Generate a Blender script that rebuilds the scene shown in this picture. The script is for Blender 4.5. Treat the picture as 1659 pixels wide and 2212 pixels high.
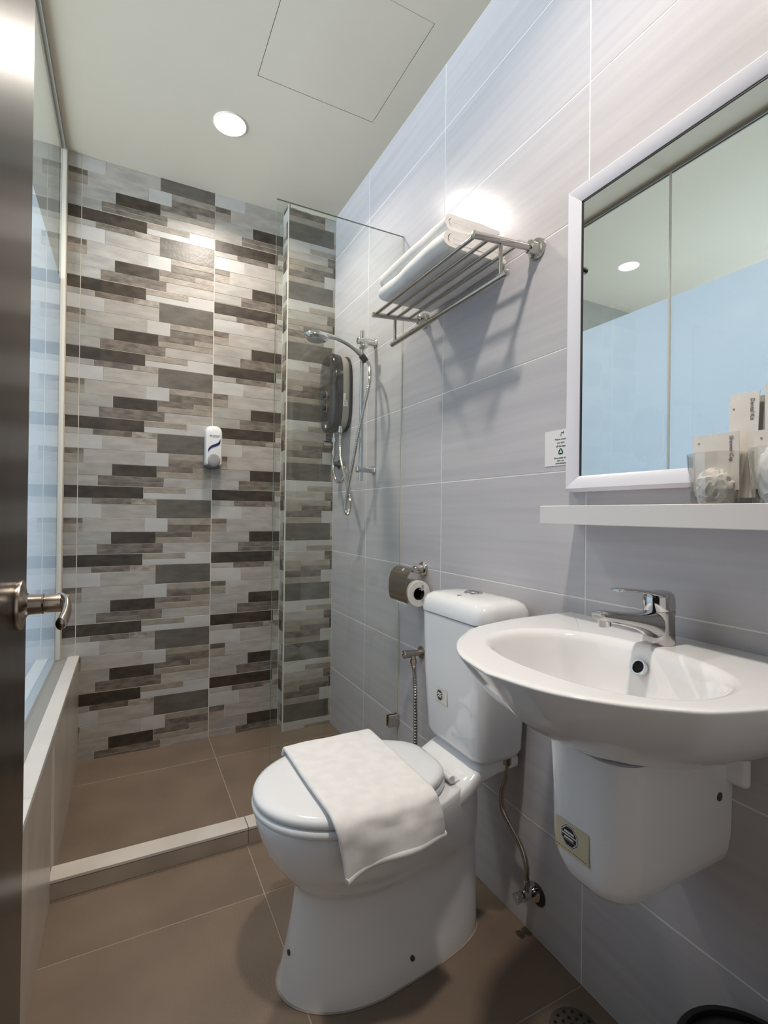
import bpy, bmesh, math, random
from mathutils import Vector, Matrix, noise

random.seed(7)
PI = math.pi
for o in list(bpy.data.objects):
    bpy.data.objects.remove(o, do_unlink=True)
scene = bpy.context.scene
C = scene.collection

# ------------------------------------------------------------------ camera, world, lights, exposure
CAM_H = 1.078
yaw, pitch, roll = 0.4742, 0.0045, 0.0119
Fv = Vector((math.sin(yaw) * math.cos(pitch), math.cos(yaw) * math.cos(pitch), math.sin(pitch)))
Rv = Vector((math.cos(yaw), -math.sin(yaw), 0))
Uv = Rv.cross(Fv)
R2 = math.cos(roll) * Rv + math.sin(roll) * Uv
U2 = -math.sin(roll) * Rv + math.cos(roll) * Uv
cd = bpy.data.cameras.new('camera')
cam = bpy.data.objects.new('camera', cd)
C.objects.link(cam)
cam.matrix_world = Matrix(((R2.x, U2.x, -Fv.x, 0), (R2.y, U2.y, -Fv.y, 0), (R2.z, U2.z, -Fv.z, CAM_H), (0, 0, 0, 1)))
cd.sensor_fit = 'HORIZONTAL'
cd.sensor_width = 36
cd.lens = 1080.73 / 1659 * 36
cd.clip_start = 0.01
scene.camera = cam

w = bpy.data.worlds.new('world')
scene.world = w
w.use_nodes = True
w.node_tree.nodes['Background'].inputs[0].default_value = (0.95, 0.93, 0.90, 1)
w.node_tree.nodes['Background'].inputs[1].default_value = 0.45

vs = scene.view_settings
vs.view_transform = 'Standard'
vs.look = 'None'
vs.exposure = 0.19
vs.gamma = 1
vs.use_curve_mapping = False

LAMPS = [(0.342, 2.034), (0.31, 0.59)]
LAMP_POWER = [10.3, 12.8]
DAY_POWER = 142.0
dl = bpy.data.lights.new('bedroom_daylight', 'AREA')
dl.shape = 'RECTANGLE'
dl.size = 2.4
dl.size_y = 1.7
dl.energy = DAY_POWER
dl.spread = math.radians(120)
dl.color = (0.74, 0.855, 1.0)
dlo = bpy.data.objects.new('bedroom_daylight', dl)
C.objects.link(dlo)
dlo.location = (-2.93, 1.2, 1.35)
dlo.rotation_euler = (0, -PI / 2, 0)

# ------------------------------------------------------------------ materials
MATS = {}


def srgb(r, g, b):
    f = lambda c: (c / 255 / 12.92) if c <= 10 else ((c / 255 + 0.055) / 1.055) ** 2.4
    return (f(r), f(g), f(b), 1)


def mat(name, col, rough=0.5, metal=0.0, coat=0.0, spec=0.5, **kw):
    m = bpy.data.materials.new(name)
    m.use_nodes = True
    b = m.node_tree.nodes['Principled BSDF']
    b.inputs['Base Color'].default_value = col
    b.inputs['Roughness'].default_value = rough
    b.inputs['Metallic'].default_value = metal
    b.inputs['Coat Weight'].default_value = coat
    b.inputs['Coat Roughness'].default_value = 0.05
    b.inputs['Specular IOR Level'].default_value = spec
    MATS[name] = m
    return m


def N(m, t, **kw):
    n = m.node_tree.nodes.new(t)
    for k, v in kw.items():
        setattr(n, k, v)
    return n


def L(m, a, b):
    m.node_tree.links.new(a, b)


def noisy(name, c1, c2, scale=(8, 8, 8), rough=0.5, bump=0.0, bscale=60, detail=5, rand=0.0, contrast=(0.36, 0.64), **kw):
    """principled material whose colour drifts between c1 and c2 with stretched noise"""
    m = mat(name, c1, rough, **kw)
    b = m.node_tree.nodes['Principled BSDF']
    tc = N(m, 'ShaderNodeTexCoord')
    mp = N(m, 'ShaderNodeMapping')
    mp.inputs['Scale'].default_value = scale
    L(m, tc.outputs['Object'], mp.inputs['Vector'])
    oi = N(m, 'ShaderNodeObjectInfo')
    ad = N(m, 'ShaderNodeVectorMath', operation='ADD')
    ml = N(m, 'ShaderNodeVectorMath', operation='SCALE')
    cx = N(m, 'ShaderNodeCombineXYZ')
    for i in range(3):
        L(m, oi.outputs['Random'], cx.inputs[i])
    L(m, cx.outputs[0], ml.inputs[0])
    ml.inputs['Scale'].default_value = 37.0
    L(m, mp.outputs[0], ad.inputs[0])
    L(m, ml.outputs[0], ad.inputs[1])
    nz = N(m, 'ShaderNodeTexNoise')
    nz.inputs['Scale'].default_value = 1.0
    nz.inputs['Detail'].default_value = detail
    L(m, ad.outputs[0], nz.inputs['Vector'])
    rp = N(m, 'ShaderNodeValToRGB')
    rp.color_ramp.elements[0].position = contrast[0]
    rp.color_ramp.elements[1].position = contrast[1]
    rp.color_ramp.elements[0].color = c1
    rp.color_ramp.elements[1].color = c2
    L(m, nz.outputs['Fac'], rp.inputs[0])
    out = rp.outputs[0]
    if rand:
        hs = N(m, 'ShaderNodeHueSaturation')
        mr = N(m, 'ShaderNodeMapRange')
        mr.inputs['To Min'].default_value = 1 - rand
        mr.inputs['To Max'].default_value = 1 + rand
        L(m, oi.outputs['Random'], mr.inputs['Value'])
        L(m, mr.outputs[0], hs.inputs['Value'])
        L(m, out, hs.inputs['Color'])
        out = hs.outputs[0]
    L(m, out, b.inputs['Base Color'])
    if bump:
        n2 = N(m, 'ShaderNodeTexNoise')
        n2.inputs['Scale'].default_value = bscale
        n2.inputs['Detail'].default_value = 5
        L(m, tc.outputs['Object'], n2.inputs['Vector'])
        bp = N(m, 'ShaderNodeBump')
        bp.inputs['Strength'].default_value = bump
        bp.inputs['Distance'].default_value = 0.002
        L(m, n2.outputs['Fac'], bp.inputs['Height'])
        L(m, bp.outputs[0], b.inputs['Normal'])
    return m


# mosaic strip colours
noisy('strip_dark', srgb(47, 39, 31), srgb(70, 60, 49), (22, 22, 40), 0.42, 0.25, 50, rand=0.08)
noisy('strip_slate', srgb(84, 79, 72), srgb(101, 95, 86), (14, 14, 40), 0.38, 0.3, 90, rand=0.05)
noisy('strip_brown', srgb(88, 79, 70), srgb(122, 112, 101), (26, 26, 50), 0.44, 0.3, 70, rand=0.08)
noisy('strip_tan', srgb(134, 125, 113), srgb(152, 142, 130), (20, 20, 40), 0.46, 0.9, 120, rand=0.05)
noisy('strip_beige', srgb(152, 146, 139), srgb(170, 163, 155), (12, 12, 40), 0.42, 0.25, 90, rand=0.04)
noisy('strip_grey', srgb(145, 141, 134), srgb(163, 158, 150), (12, 12, 40), 0.42, 0.2, 90, rand=0.04)
noisy('strip_pale', srgb(170, 167, 163), srgb(180, 177, 172), (8, 8, 20), 0.40, 0.1, 60, rand=0.03)
noisy('strip_fold', srgb(122, 113, 103), srgb(166, 157, 146), (30, 30, 60), 0.40, 0.6, 60, rand=0.05)
mat('grout_pale', srgb(214, 206, 194), 0.8)
mat('grout_wall', srgb(226, 224, 220), 0.8)
mat('grout_floor', srgb(158, 143, 126), 0.8)
# large wall tile: faint horizontal streaks
noisy('wall_tile', srgb(181, 177, 181), srgb(191, 187, 189), (3, 1.6, 42), 0.21, 0.05, 160, detail=6, contrast=(0.32, 0.68), spec=0.38)
noisy('floor_tile', srgb(110, 95, 81), srgb(121, 105, 90), (5, 5, 5), 0.42, 0.25, 220, detail=6)
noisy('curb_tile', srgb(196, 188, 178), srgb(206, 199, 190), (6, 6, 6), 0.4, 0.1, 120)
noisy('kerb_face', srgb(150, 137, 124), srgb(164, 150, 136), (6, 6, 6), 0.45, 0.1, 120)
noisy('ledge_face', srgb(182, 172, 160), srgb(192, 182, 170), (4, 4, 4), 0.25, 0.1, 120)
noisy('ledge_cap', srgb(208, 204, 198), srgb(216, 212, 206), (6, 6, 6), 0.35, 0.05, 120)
noisy('ceiling_paint', srgb(201, 193, 176), srgb(204, 196, 179), (2, 2, 2), 0.9, 0.05, 200)
noisy('plain_paint', srgb(150, 147, 138), srgb(156, 153, 144), (2, 2, 2), 0.9, 0.05, 200)
mat('void_black', srgb(20, 18, 15), 1.0)
mat('channel_grey', srgb(150, 148, 142), 0.4)
mat('frame_white', srgb(226, 221, 210), 0.4)
mat('sealant', srgb(214, 208, 192), 0.5)
mat('ceramic', (0.82, 0.815, 0.82, 1), 0.07, coat=0.4)
mat('seat_plastic', (0.76, 0.76, 0.77, 1), 0.14)
mat('chrome', (0.62, 0.62, 0.62, 1), 0.06, metal=1)
mat('tap_chrome', (0.52, 0.51, 0.50, 1), 0.13, metal=1)
mat('steel', (0.53, 0.50, 0.46, 1), 0.14, metal=1)
mat('nickel', (0.46, 0.40, 0.34, 1), 0.24, metal=1)
mat('mirror_silver', (0.655, 0.67, 0.655, 1), 0.0, metal=1)
mat('mirror_frame', srgb(220, 219, 227), 0.28)
mat('shelf_white', srgb(214, 211, 210), 0.3)
mat('hole_black', (0.008, 0.006, 0.005, 1), 0.9)
mat('rubber_black', (0.02, 0.019, 0.019, 1), 0.5)
mat('bin_black', (0.018, 0.016, 0.017, 1), 0.4)
mat('liner_white', (0.7, 0.7, 0.7, 1), 0.5)
mat('heater_dark', srgb(46, 42, 42), 0.12, coat=0.4)
mat('heater_grey', srgb(156, 150, 142), 0.35)
mat('plastic_white', srgb(226, 224, 222), 0.18)
mat('plastic_grey', srgb(150, 146, 146), 0.35)
mat('plastic_dark', srgb(72, 68, 68), 0.4)
mat('print_navy', srgb(28, 32, 82), 0.3)
mat('print_black', srgb(30, 28, 28), 0.6)
mat('print_grey', srgb(105, 100, 100), 0.6)
mat('print_red', srgb(180, 50, 40), 0.6)
mat('print_green', srgb(22, 110, 84), 0.6)
mat('sticker_white', srgb(222, 220, 220), 0.5)
mat('sticker_yellowed', srgb(206, 192, 160), 0.5)
mat('sticker_clear', srgb(214, 210, 200), 0.4)
noisy('paper_white', srgb(222, 217, 211), srgb(232, 227, 221), (20, 20, 20), 0.8, 0.2, 60)
mat('paper_grey', srgb(176, 176, 172), 0.8)
mat('core_brown', srgb(48, 33, 25), 0.9)
noisy('towel', srgb(220, 217, 215), srgb(228, 225, 222), (30, 30, 30), 0.95, 0.18, 800, detail=2)
MATS['towel'].node_tree.nodes['Principled BSDF'].inputs['Sheen Weight'].default_value = 0.3
noisy('door_wood', srgb(32, 26, 22), srgb(48, 39, 33), (60, 60, 2.2), 0.25, 0.10, 30, detail=6, spec=0.22)
noisy('drain_metal', srgb(96, 90, 84), srgb(120, 112, 104), (20, 20, 20), 0.4, 0.1, 90, metal=0.8)


def glass_mat(name, tint, base, ior=1.5, rough=0.0, gain=2.0):
    m = bpy.data.materials.new(name)
    m.use_nodes = True
    nt = m.node_tree
    nt.nodes.remove(nt.nodes['Principled BSDF'])
    out = nt.nodes['Material Output']
    tr = N(m, 'ShaderNodeBsdfTransparent')
    tr.inputs[0].default_value = tint
    gl = N(m, 'ShaderNodeBsdfGlossy')
    gl.inputs['Roughness'].default_value = rough
    gl.inputs['Color'].default_value = (0.95, 0.97, 0.95, 1)
    fr = N(m, 'ShaderNodeFresnel')
    fr.inputs['IOR'].default_value = ior
    # thin sheet: both surfaces' reflection is carried by the outer faces, inner faces only transmit
    a1 = N(m, 'ShaderNodeMath', operation='ADD')
    a1.inputs[1].default_value = 1.0
    if gain == 1.0:
        a1.operation = 'MAXIMUM'
    L(m, fr.outputs[0], a1.inputs[0])
    dv = N(m, 'ShaderNodeMath', operation='DIVIDE')
    L(m, fr.outputs[0], dv.inputs[0])
    L(m, a1.outputs[0], dv.inputs[1])
    ad = N(m, 'ShaderNodeMath', operation='MULTIPLY_ADD', use_clamp=True)
    ad.inputs[1].default_value = gain
    ad.inputs[2].default_value = base
    L(m, dv.outputs[0], ad.inputs[0])
    ge = N(m, 'ShaderNodeNewGeometry')
    nb = N(m, 'ShaderNodeMath', operation='SUBTRACT')
    nb.inputs[0].default_value = 1.0
    L(m, ge.outputs['Backfacing'], nb.inputs[1])
    fm = N(m, 'ShaderNodeMath', operation='MULTIPLY')
    L(m, ad.outputs[0], fm.inputs[0])
    L(m, nb.outputs[0], fm.inputs[1])
    mx = N(m, 'ShaderNodeMixShader')
    L(m, fm.outputs[0], mx.inputs[0])
    L(m, tr.outputs[0], mx.inputs[1])
    L(m, gl.outputs[0], mx.inputs[2])
    L(m, mx.outputs[0], out.inputs['Surface'])
    MATS[name] = m
    return m


glass_mat('screen_glass', (0.955, 0.975, 0.955, 1), 0.0, 1.42)
glass_mat('pane_glass', (0.93, 0.945, 0.935, 1), 0.05, 1.36, 0.0, 1.0)
glass_mat('tumbler_glass', (0.90, 0.90, 0.895, 1), 0.03, 1.5)
mat('glass_edge', srgb(112, 122, 112), 0.15)

# frosted film on the back of the bedroom glass: daylight from the bedroom passes through it
m = bpy.data.materials.new('frosted_film')
m.use_nodes = True
nt = m.node_tree
nt.nodes.remove(nt.nodes['Principled BSDF'])
tl = N(m, 'ShaderNodeBsdfTranslucent')
tl.inputs[0].default_value = (0.70, 0.745, 0.79, 1)
df = N(m, 'ShaderNodeBsdfDiffuse')
df.inputs[0].default_value = (0.68, 0.73, 0.78, 1)
mx = N(m, 'ShaderNodeMixShader')
mx.inputs[0].default_value = 0.45
L(m, tl.outputs[0], mx.inputs[1])
L(m, df.outputs[0], mx.inputs[2])
L(m, mx.outputs[0], nt.nodes['Material Output'].inputs['Surface'])
MATS['frosted_film'] = m


def emit(name, col, s):
    m = bpy.data.materials.new(name)
    m.use_nodes = True
    b = m.node_tree.nodes['Principled BSDF']
    b.inputs['Base Color'].default_value = (0.8, 0.8, 0.8, 1)
    b.inputs['Emission Color'].default_value = col
    b.inputs['Emission Strength'].default_value = s
    MATS[name] = m


emit('lamp_lens', (1, 0.94, 0.85, 1), 14.0)


# ------------------------------------------------------------------ mesh helpers
def link(name, me, parent=None):
    o = bpy.data.objects.new(name, me)
    C.objects.link(o)
    if parent is not None:
        o.parent = parent
    return o


def obj(name, bm, m, parent=None, smooth=35, loc=None):
    bmesh.ops.recalc_face_normals(bm, faces=bm.faces)
    me = bpy.data.meshes.new(name)
    if smooth:
        for f in bm.faces:
            f.smooth = True
    bm.to_mesh(me)
    bm.free()
    for x in (m if isinstance(m, (list, tuple)) else [m]):
        me.materials.append(MATS[x])
    if smooth:
        me.set_sharp_from_angle(angle=math.radians(smooth))
    o = link(name, me, parent)
    if loc is not None:
        o.location = loc
    return o


def tag(o, label, cat, group=None, kind=None):
    o['label'] = label
    o['category'] = cat
    if group:
        o['group'] = group
    if kind:
        o['kind'] = kind
    return o


def thing(name, label, cat, loc=(0, 0, 0), group=None, kind=None):
    o = link(name, None)
    o.location = loc
    return tag(o, label, cat, group, kind)


class B:
    """a bmesh collector working in world coordinates, shifted by an origin"""

    def __init__(s, origin=(0, 0, 0)):
        s.bm = bmesh.new()
        s.o = Vector(origin)

    def v(s, p):
        return s.bm.verts.new(Vector(p) - s.o)

    def box(s, lo, hi, mi=0):
        x0, y0, z0 = lo
        x1, y1, z1 = hi
        vs_ = [s.v(p) for p in [(x0, y0, z0), (x1, y0, z0), (x1, y1, z0), (x0, y1, z0), (x0, y0, z1), (x1, y0, z1), (x1, y1, z1), (x0, y1, z1)]]
        fs = []
        for q in [(0, 3, 2, 1), (4, 5, 6, 7), (0, 1, 5, 4), (1, 2, 6, 5), (2, 3, 7, 6), (3, 0, 4, 7)]:
            f = s.bm.faces.new([vs_[i] for i in q])
            f.material_index = mi
            fs.append(f)
        return fs

    def rbox(s, lo, hi, r=0.004, seg=2, mi=0):
        fs = s.box(lo, hi, mi)
        ed = list({e for f in fs for e in f.edges})
        bmesh.ops.bevel(s.bm, geom=ed, offset=r, segments=seg, affect='EDGES', profile=0.5)

    def loft(s, rings, cap0=True, cap1=True, closed=True, mi=0):
        vr = [[s.v(p) for p in r] for r in rings]
        n = len(rings[0])
        for a, b in zip(vr[:-1], vr[1:]):
            for i in range(n if closed else n - 1):
                j = (i + 1) % n
                f = s.bm.faces.new((a[i], a[j], b[j], b[i]))
                f.material_index = mi
        if cap0:
            s.bm.faces.new(vr[0][::-1]).material_index = mi
        if cap1:
            s.bm.faces.new(vr[-1]).material_index = mi
        return vr

    def tube(s, pts, r, seg=10, cap=True, mi=0):
        pts = [Vector(p) for p in pts]
        n = len(pts)
        rr = r if isinstance(r, (list, tuple)) else [r] * n
        up = None
        rings = []
        for i, p in enumerate(pts):
            t = (pts[min(i + 1, n - 1)] - pts[max(i - 1, 0)]).normalized()
            if up is None:
                up = Vector((0, 0, 1)) if abs(t.z) < 0.9 else Vector((1, 0, 0))
            a = t.cross(up).normalized()
            b = a.cross(t).normalized()
            up = b
            rings.append([p + rr[i] * (math.cos(k * 2 * PI / seg) * a + math.sin(k * 2 * PI / seg) * b) for k in range(seg)])
        s.loft(rings, cap, cap, mi=mi)

    def lathe(s, prof, base, axis, seg=24, mi=0, cap=True):
        """prof: (distance along axis, radius)"""
        ax = Vector(axis).normalized()
        up = Vector((0, 0, 1)) if abs(ax.z) < 0.9 else Vector((1, 0, 0))
        a = ax.cross(up).normalized()
        b = ax.cross(a).normalized()
        base = Vector(base)
        rings = [[base + ax * d + max(r, 1e-5) * (math.cos(k * 2 * PI / seg) * a + math.sin(k * 2 * PI / seg) * b) for k in range(seg)] for d, r in prof]
        s.loft(rings, cap, cap, mi=mi)

    def poly(s, pts, mi=0):
        f = s.bm.faces.new([s.v(p) for p in pts])
        f.material_index = mi
        return f

    def prism(s, pts, ext, mi=0):
        e = Vector(ext)
        s.loft([[Vector(p) for p in pts], [Vector(p) + e for p in pts]], mi=mi)

    def done(s, name, m, parent=None, smooth=35):
        o = obj(name, s.bm, m, parent, smooth)
        if parent is None:
            o.location = s.o
        elif parent.type == 'EMPTY' or parent.parent is not None or True:
            pw = Vector(parent.location) if parent.parent is None else Vector(parent.location) + Vector(parent.parent.location)
            o.location = s.o - pw
        return o


def smoothpath(pts, sub=6):
    P = [Vector(p) for p in pts]
    out = []
    for i in range(len(P) - 1):
        p0 = P[max(i - 1, 0)]
        p1 = P[i]
        p2 = P[i + 1]
        p3 = P[min(i + 2, len(P) - 1)]
        for k in range(sub):
            t = k / sub
            out.append(0.5 * ((2 * p1) + (p2 - p0) * t + (2 * p0 - 5 * p1 + 4 * p2 - p3) * t * t + (3 * p1 - p0 - 3 * p2 + p3) * t ** 3))
    out.append(P[-1])
    return out


def rrect(cx, cy, hx, hy, r, z, n=6):
    """rounded rectangle ring in plan"""
    r = min(r, hx * 0.999, hy * 0.999)
    out = []
    for qx, qy, a0 in ((1, 1, 0), (-1, 1, PI / 2), (-1, -1, PI), (1, -1, 3 * PI / 2)):
        for k in range(n + 1):
            a = a0 + k * PI / 2 / n
            out.append(Vector((cx + qx * (hx - r) + r * math.cos(a), cy + qy * (hy - r) + r * math.sin(a), z)))
    return out


def arc(c, r, a0, a1, n=24):
    return [(c[0] + r * math.cos(a0 + (a1 - a0) * k / n), c[1] + r * math.sin(a0 + (a1 - a0) * k / n)) for k in range(n + 1)]


_cb = {}


def chamfer_mesh(name, dx, dy, dz, ch, m):
    key = (name, round(dx, 4), round(dy, 4), round(dz, 4), m)
    if key not in _cb:
        b = B()
        b.rbox((-dx / 2, -dy / 2, -dz / 2), (dx / 2, dy / 2, dz / 2), ch, 1)
        bmesh.ops.recalc_face_normals(b.bm, faces=b.bm.faces)
        me = bpy.data.meshes.new(name)
        b.bm.to_mesh(me)
        b.bm.free()
        me.materials.append(MATS[m])
        _cb[key] = me
    return _cb[key]


def piece(name, lo, hi, m, parent, ch=0.001):
    d = [hi[i] - lo[i] for i in range(3)]
    o = link(name, chamfer_mesh(name, d[0], d[1], d[2], ch, m), parent)
    o.location = [(hi[i] + lo[i]) / 2 for i in range(3)]
    return o


def text_bm(s, size, mtx, thick=0.0004, m='print_black', name='lettering', parent=None, align='CENTER', bold=0.0):
    cu = bpy.data.curves.new(name, 'FONT')
    cu.body = s
    cu.size = size
    cu.align_x = align
    cu.extrude = thick / 2
    cu.offset = bold
    cu.resolution_u = 3
    to = bpy.data.objects.new('tmp_text', cu)
    C.objects.link(to)
    dg = bpy.context.evaluated_depsgraph_get()
    me = bpy.data.meshes.new_from_object(to.evaluated_get(dg))
    bpy.data.objects.remove(to, do_unlink=True)
    me.transform(mtx)
    me.materials.clear()
    me.materials.append(MATS[m])
    me.name = name
    return link(name, me, parent)


def frame_mtx(origin, X, Y):
    X = Vector(X).normalized()
    Y = Vector(Y).normalized()
    Zv = X.cross(Y)
    return Matrix(((X.x, Y.x, Zv.x, origin[0]), (X.y, Y.y, Zv.y, origin[1]), (X.z, Y.z, Zv.z, origin[2]), (0, 0, 0, 1)))


def nz(x, y, z, s=1.0):
    return noise.noise(Vector((x * s, y * s, z * s)))


# ------------------------------------------------------------------ room dimensions (metres)
XR = 0.944      # right wall face
YB = 2.508      # mosaic wall face
YP = 2.420      # corner pier face
XP = 0.692      # corner pier left side
XL = -0.176     # face of the low wall on the left
XG = -0.252     # bedroom glass
H = 2.609       # ceiling
YF = -0.16      # front wall (doorway) face
ROW0 = 2.388    # a tile joint height, tiles are 300 mm high

# ------------------------------------------------------------------ floor
b = B()
b.box((-3.0, YF - 1.2, -0.06), (1.06, 2.6, -0.0012))
floor = tag(b.done('floor', 'grout_floor', None, 0), 'brown stone-look tiled bathroom floor', 'floor', kind='structure')
G = 0.0015
xs = [-0.84, -0.24, 0.36, 0.96]
for (y0, y1) in [(-1.36, -0.985), (-0.985, -0.385), (-0.385, 0.215), (0.215, 0.815), (0.815, 1.415), (1.415, 1.643), (1.708, 2.29), (2.29, 2.52)]:
    for x0, x1 in zip(xs[:-1], xs[1:]):
        X0, X1 = max(x0, XL - 0.01), min(x1, XR + 0.004)
        if y1 <= YF:
            X0, X1 = max(x0, -0.3), x1
        piece('floor_tile', (X0 + G, y0 + G, -0.012), (X1 - G, y1 - G, 0), 'floor_tile', floor, 0.0008)

# kerb between shower and dry floor
kerb = thing('trim_1', 'low tiled kerb separating the shower floor from the dry floor', 'kerb', (0.38, 1.675, 0), kind='structure')
b = B((0.38, 1.675, 0))
b.box((XL - 0.02, 1.649, -0.005), (XR + 0.004, 1.704, 0.048))
b.done('core', 'grout_floor', kerb, 0)
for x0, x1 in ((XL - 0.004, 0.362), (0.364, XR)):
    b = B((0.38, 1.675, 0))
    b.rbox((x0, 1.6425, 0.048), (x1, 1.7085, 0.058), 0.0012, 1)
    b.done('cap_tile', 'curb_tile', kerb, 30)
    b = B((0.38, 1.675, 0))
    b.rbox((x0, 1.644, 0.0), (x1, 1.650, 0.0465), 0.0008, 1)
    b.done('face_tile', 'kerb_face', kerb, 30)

# ------------------------------------------------------------------ ceiling with access hatch
HX0, HX1, HY0, HY1 = 0.387, 0.836, 1.317, 1.764
b = B()
x0, x1, y0, y1 = -3.0, 1.06, YF - 1.2, 2.62
for lo, hi in [((x0, y0), (HX0, y1)), ((HX1, y0), (x1, y1)), ((HX0, y0), (HX1, HY0)), ((HX0, HY1), (HX1, y1))]:
    b.box((lo[0], lo[1], H), (hi[0], hi[1], H + 0.02))
ceiling = tag(b.done('ceiling', 'ceiling_paint', None, 0), 'cream painted plasterboard ceiling', 'ceiling', kind='structure')
b = B()
b.box((HX0 - 0.03, HY0 - 0.03, H + 0.021), (HX1 + 0.03, HY1 + 0.03, H + 0.05))
b.done('hatch_void', 'void_black', ceiling, 0)
b = B()
b.rbox((HX0 + 0.002, HY0 + 0.002, H + 0.0005), (HX1 - 0.002, HY1 - 0.002, H + 0.016), 0.001, 1)
o = b.done('hatch_panel', 'ceiling_paint', ceiling, 30)
o['label'] = 'square access hatch flush with the ceiling'

# ------------------------------------------------------------------ mosaic pattern (one 600 x 300 tile): u0,u1,v0,v1,class
PAT = [
    (0, .51, 0, .178, 'dark'), (.51, .81, 0, .088, 'tan'), (.51, .81, .088, .178, 'pale'), (.81, 1, 0, .178, 'pale'),
    (0, .175, .178, .265, 'grey'), (.175, .43, .178, .265, 'brown'), (.43, .60, .178, .265, 'fold'), (.60, 1, .178, .47, 'slate'),
    (0, .235, .265, .47, 'pale'), (.235, .60, .265, .47, 'beige'),
    (0, .12, .47, .55, 'brown'), (0, .12, .55, .675, 'tan'), (.12, .52, .47, .675, 'beige'), (.52, .68, .47, .675, 'pale'),
    (.68, 1, .47, .565, 'tan'), (.68, 1, .565, .675, 'brown'),
    (0, .30, .675, .85, 'grey'), (.30, .60, .675, .85, 'dark'), (.60, .86, .675, .762, 'brown'), (.86, 1, .675, .762, 'tan'), (.60, 1, .762, .85, 'tan'),
    (0, .21, .85, 1, 'grey'), (.21, .65, .85, .925, 'brown'), (.21, .65, .925, 1, 'brown'), (.65, 1, .85, 1, 'beige'),
]
TW, TH = 0.60, 0.30


def mosaic(ulo, uhi, s0, zlo, zhi, flip):
    """clipped strips as (s0,s1,z0,z1,class); s runs along the wall from s0 at u=ulo"""
    out = []
    r = 0
    ztop = ROW0 + TH
    while ztop > zlo:
        for (u0, u1, v0, v1, c) in PAT:
            if flip:
                u0, u1, v0, v1 = 1 - u1, 1 - u0, 1 - v1, 1 - v0
            a, e = max(u0, ulo), min(u1, uhi)
            if e - a < 0.004:
                continue
            z1, z0 = ztop - v0 * TH, ztop - v1 * TH
            # wider joint at the real tile borders, hairline joint between printed strips
            g = 0.0006
            A = s0 + (a - ulo) * TW + (0.0016 if a <= ulo + 1e-6 else g)
            E_ = s0 + (e - ulo) * TW - (0.0016 if e >= uhi - 1e-6 else g)
            Z1 = z1 - (0.0012 if v0 < 1e-6 else g)
            Z0 = z0 + (0.0012 if v1 > 1 - 1e-6 else g)
            Z1, Z0 = min(Z1, zhi), max(Z0, zlo)
            if Z1 - Z0 > 0.004 and E_ - A > 0.003:
                out.append((A, E_, Z0, Z1, c))
        ztop -= TH
    return out


b = B()
b.box((-3.0, YB + 0.0010, 0), (1.06, YB + 0.1, H))
wall_back = tag(b.done('wall_back', 'grout_pale', None, 0), 'shower back wall clad in grey and brown strip mosaic tiles', 'wall', kind='structure')
XE = 0.358
XD = -0.1905
strips = []
strips += mosaic(0.0, (XD - (XE - TW)) / TW, XE - TW, 0.44, H - 0.001, False)
strips += mosaic((XD - (XE - TW)) / TW, 1.0, XD, 0.0, H - 0.001, False)
strips += mosaic(0.0, (XP - XE) / TW, XE, 0.0, H - 0.001, False)
strips.sort(key=lambda s: -(s[1] - s[0]) * (s[3] - s[2]))
rest = B()
for i, (a, e, z0, z1, c) in enumerate(strips):
    dp = random.choice((0, 0.0004, 0.0008)) + (0.0004 if c in ('tan', 'fold') else 0)
    lo, hi = (a, YB - dp, z0), (e, YB + 0.008, z1)
    if i < 300:
        piece('mosaic_strip', lo, hi, 'strip_' + c, wall_back, 0.0005)
    else:
        order = ['dark', 'slate', 'brown', 'tan', 'beige', 'grey', 'pale', 'fold']
        rest.box(lo, hi, order.index(c))
o = rest.done('small_mosaic_strips', ['strip_' + c for c in ('dark', 'slate', 'brown', 'tan', 'beige', 'grey', 'pale', 'fold')], wall_back, 0)
o['kind'] = 'stuff'
o['label'] = 'smallest strips of the mosaic cladding'

# plain rendered part of the same wall on the bedroom side
b = B()
b.box((-3.0, YB - 0.01, 0), (XG - 0.02, YB + 0.003, H))
tag(b.done('wall_bedroom', 'plain_paint', None, 0), 'plain painted bedroom wall behind the glass', 'wall', kind='structure')

# ------------------------------------------------------------------ corner pier
b = B()
b.box((XP + 0.0012, YP + 0.0012, 0), (1.05, YB + 0.003, H))
pier = tag(b.done('wall_corner', 'grout_pale', None, 0), 'narrow mosaic-clad pier boxed into the shower corner', 'pier', kind='structure')
for (a, e, z0, z1, c) in mosaic(0.0, (XR - XP) / TW, XP, 0.0, H - 0.001, True):
    piece('mosaic_strip', (a, YP - random.choice((0, 0.0005)), z0), (e, YP + 0.008, z1), 'strip_' + c, pier, 0.0005)
for (a, e, z0, z1, c) in mosaic(0.35, 0.35 + (YB - YP - 0.006) / TW, YP + 0.004, 0.0, H - 0.001, True):
    piece('mosaic_strip', (XP - random.choice((0, 0.0005)), a, z0), (XP + 0.008, e, z1), 'strip_' + c, pier, 0.0005)
b = B()
b.box((XP - 0.0012, YP - 0.0012, 0), (XP + 0.004, YP + 0.004, H - 0.001))
o = b.done('corner_bead', 'grout_pale', pier, 0)
# rough filler along the ceiling
b = B()
pts = []
for k in range(15):
    x = XP + 0.01 + (XR - XP - 0.012) * k / 14
    pts.append((x, 0.018 + 0.010 * nz(x * 30, 1, 2)))
for (xa, ha), (xb, hb) in zip(pts[:-1], pts[1:]):
    b.box((xa, YP - 0.002, H - (ha + hb) / 2), (xb, YP, H))
o = b.done('filler', 'sealant', pier, 0)

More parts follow.
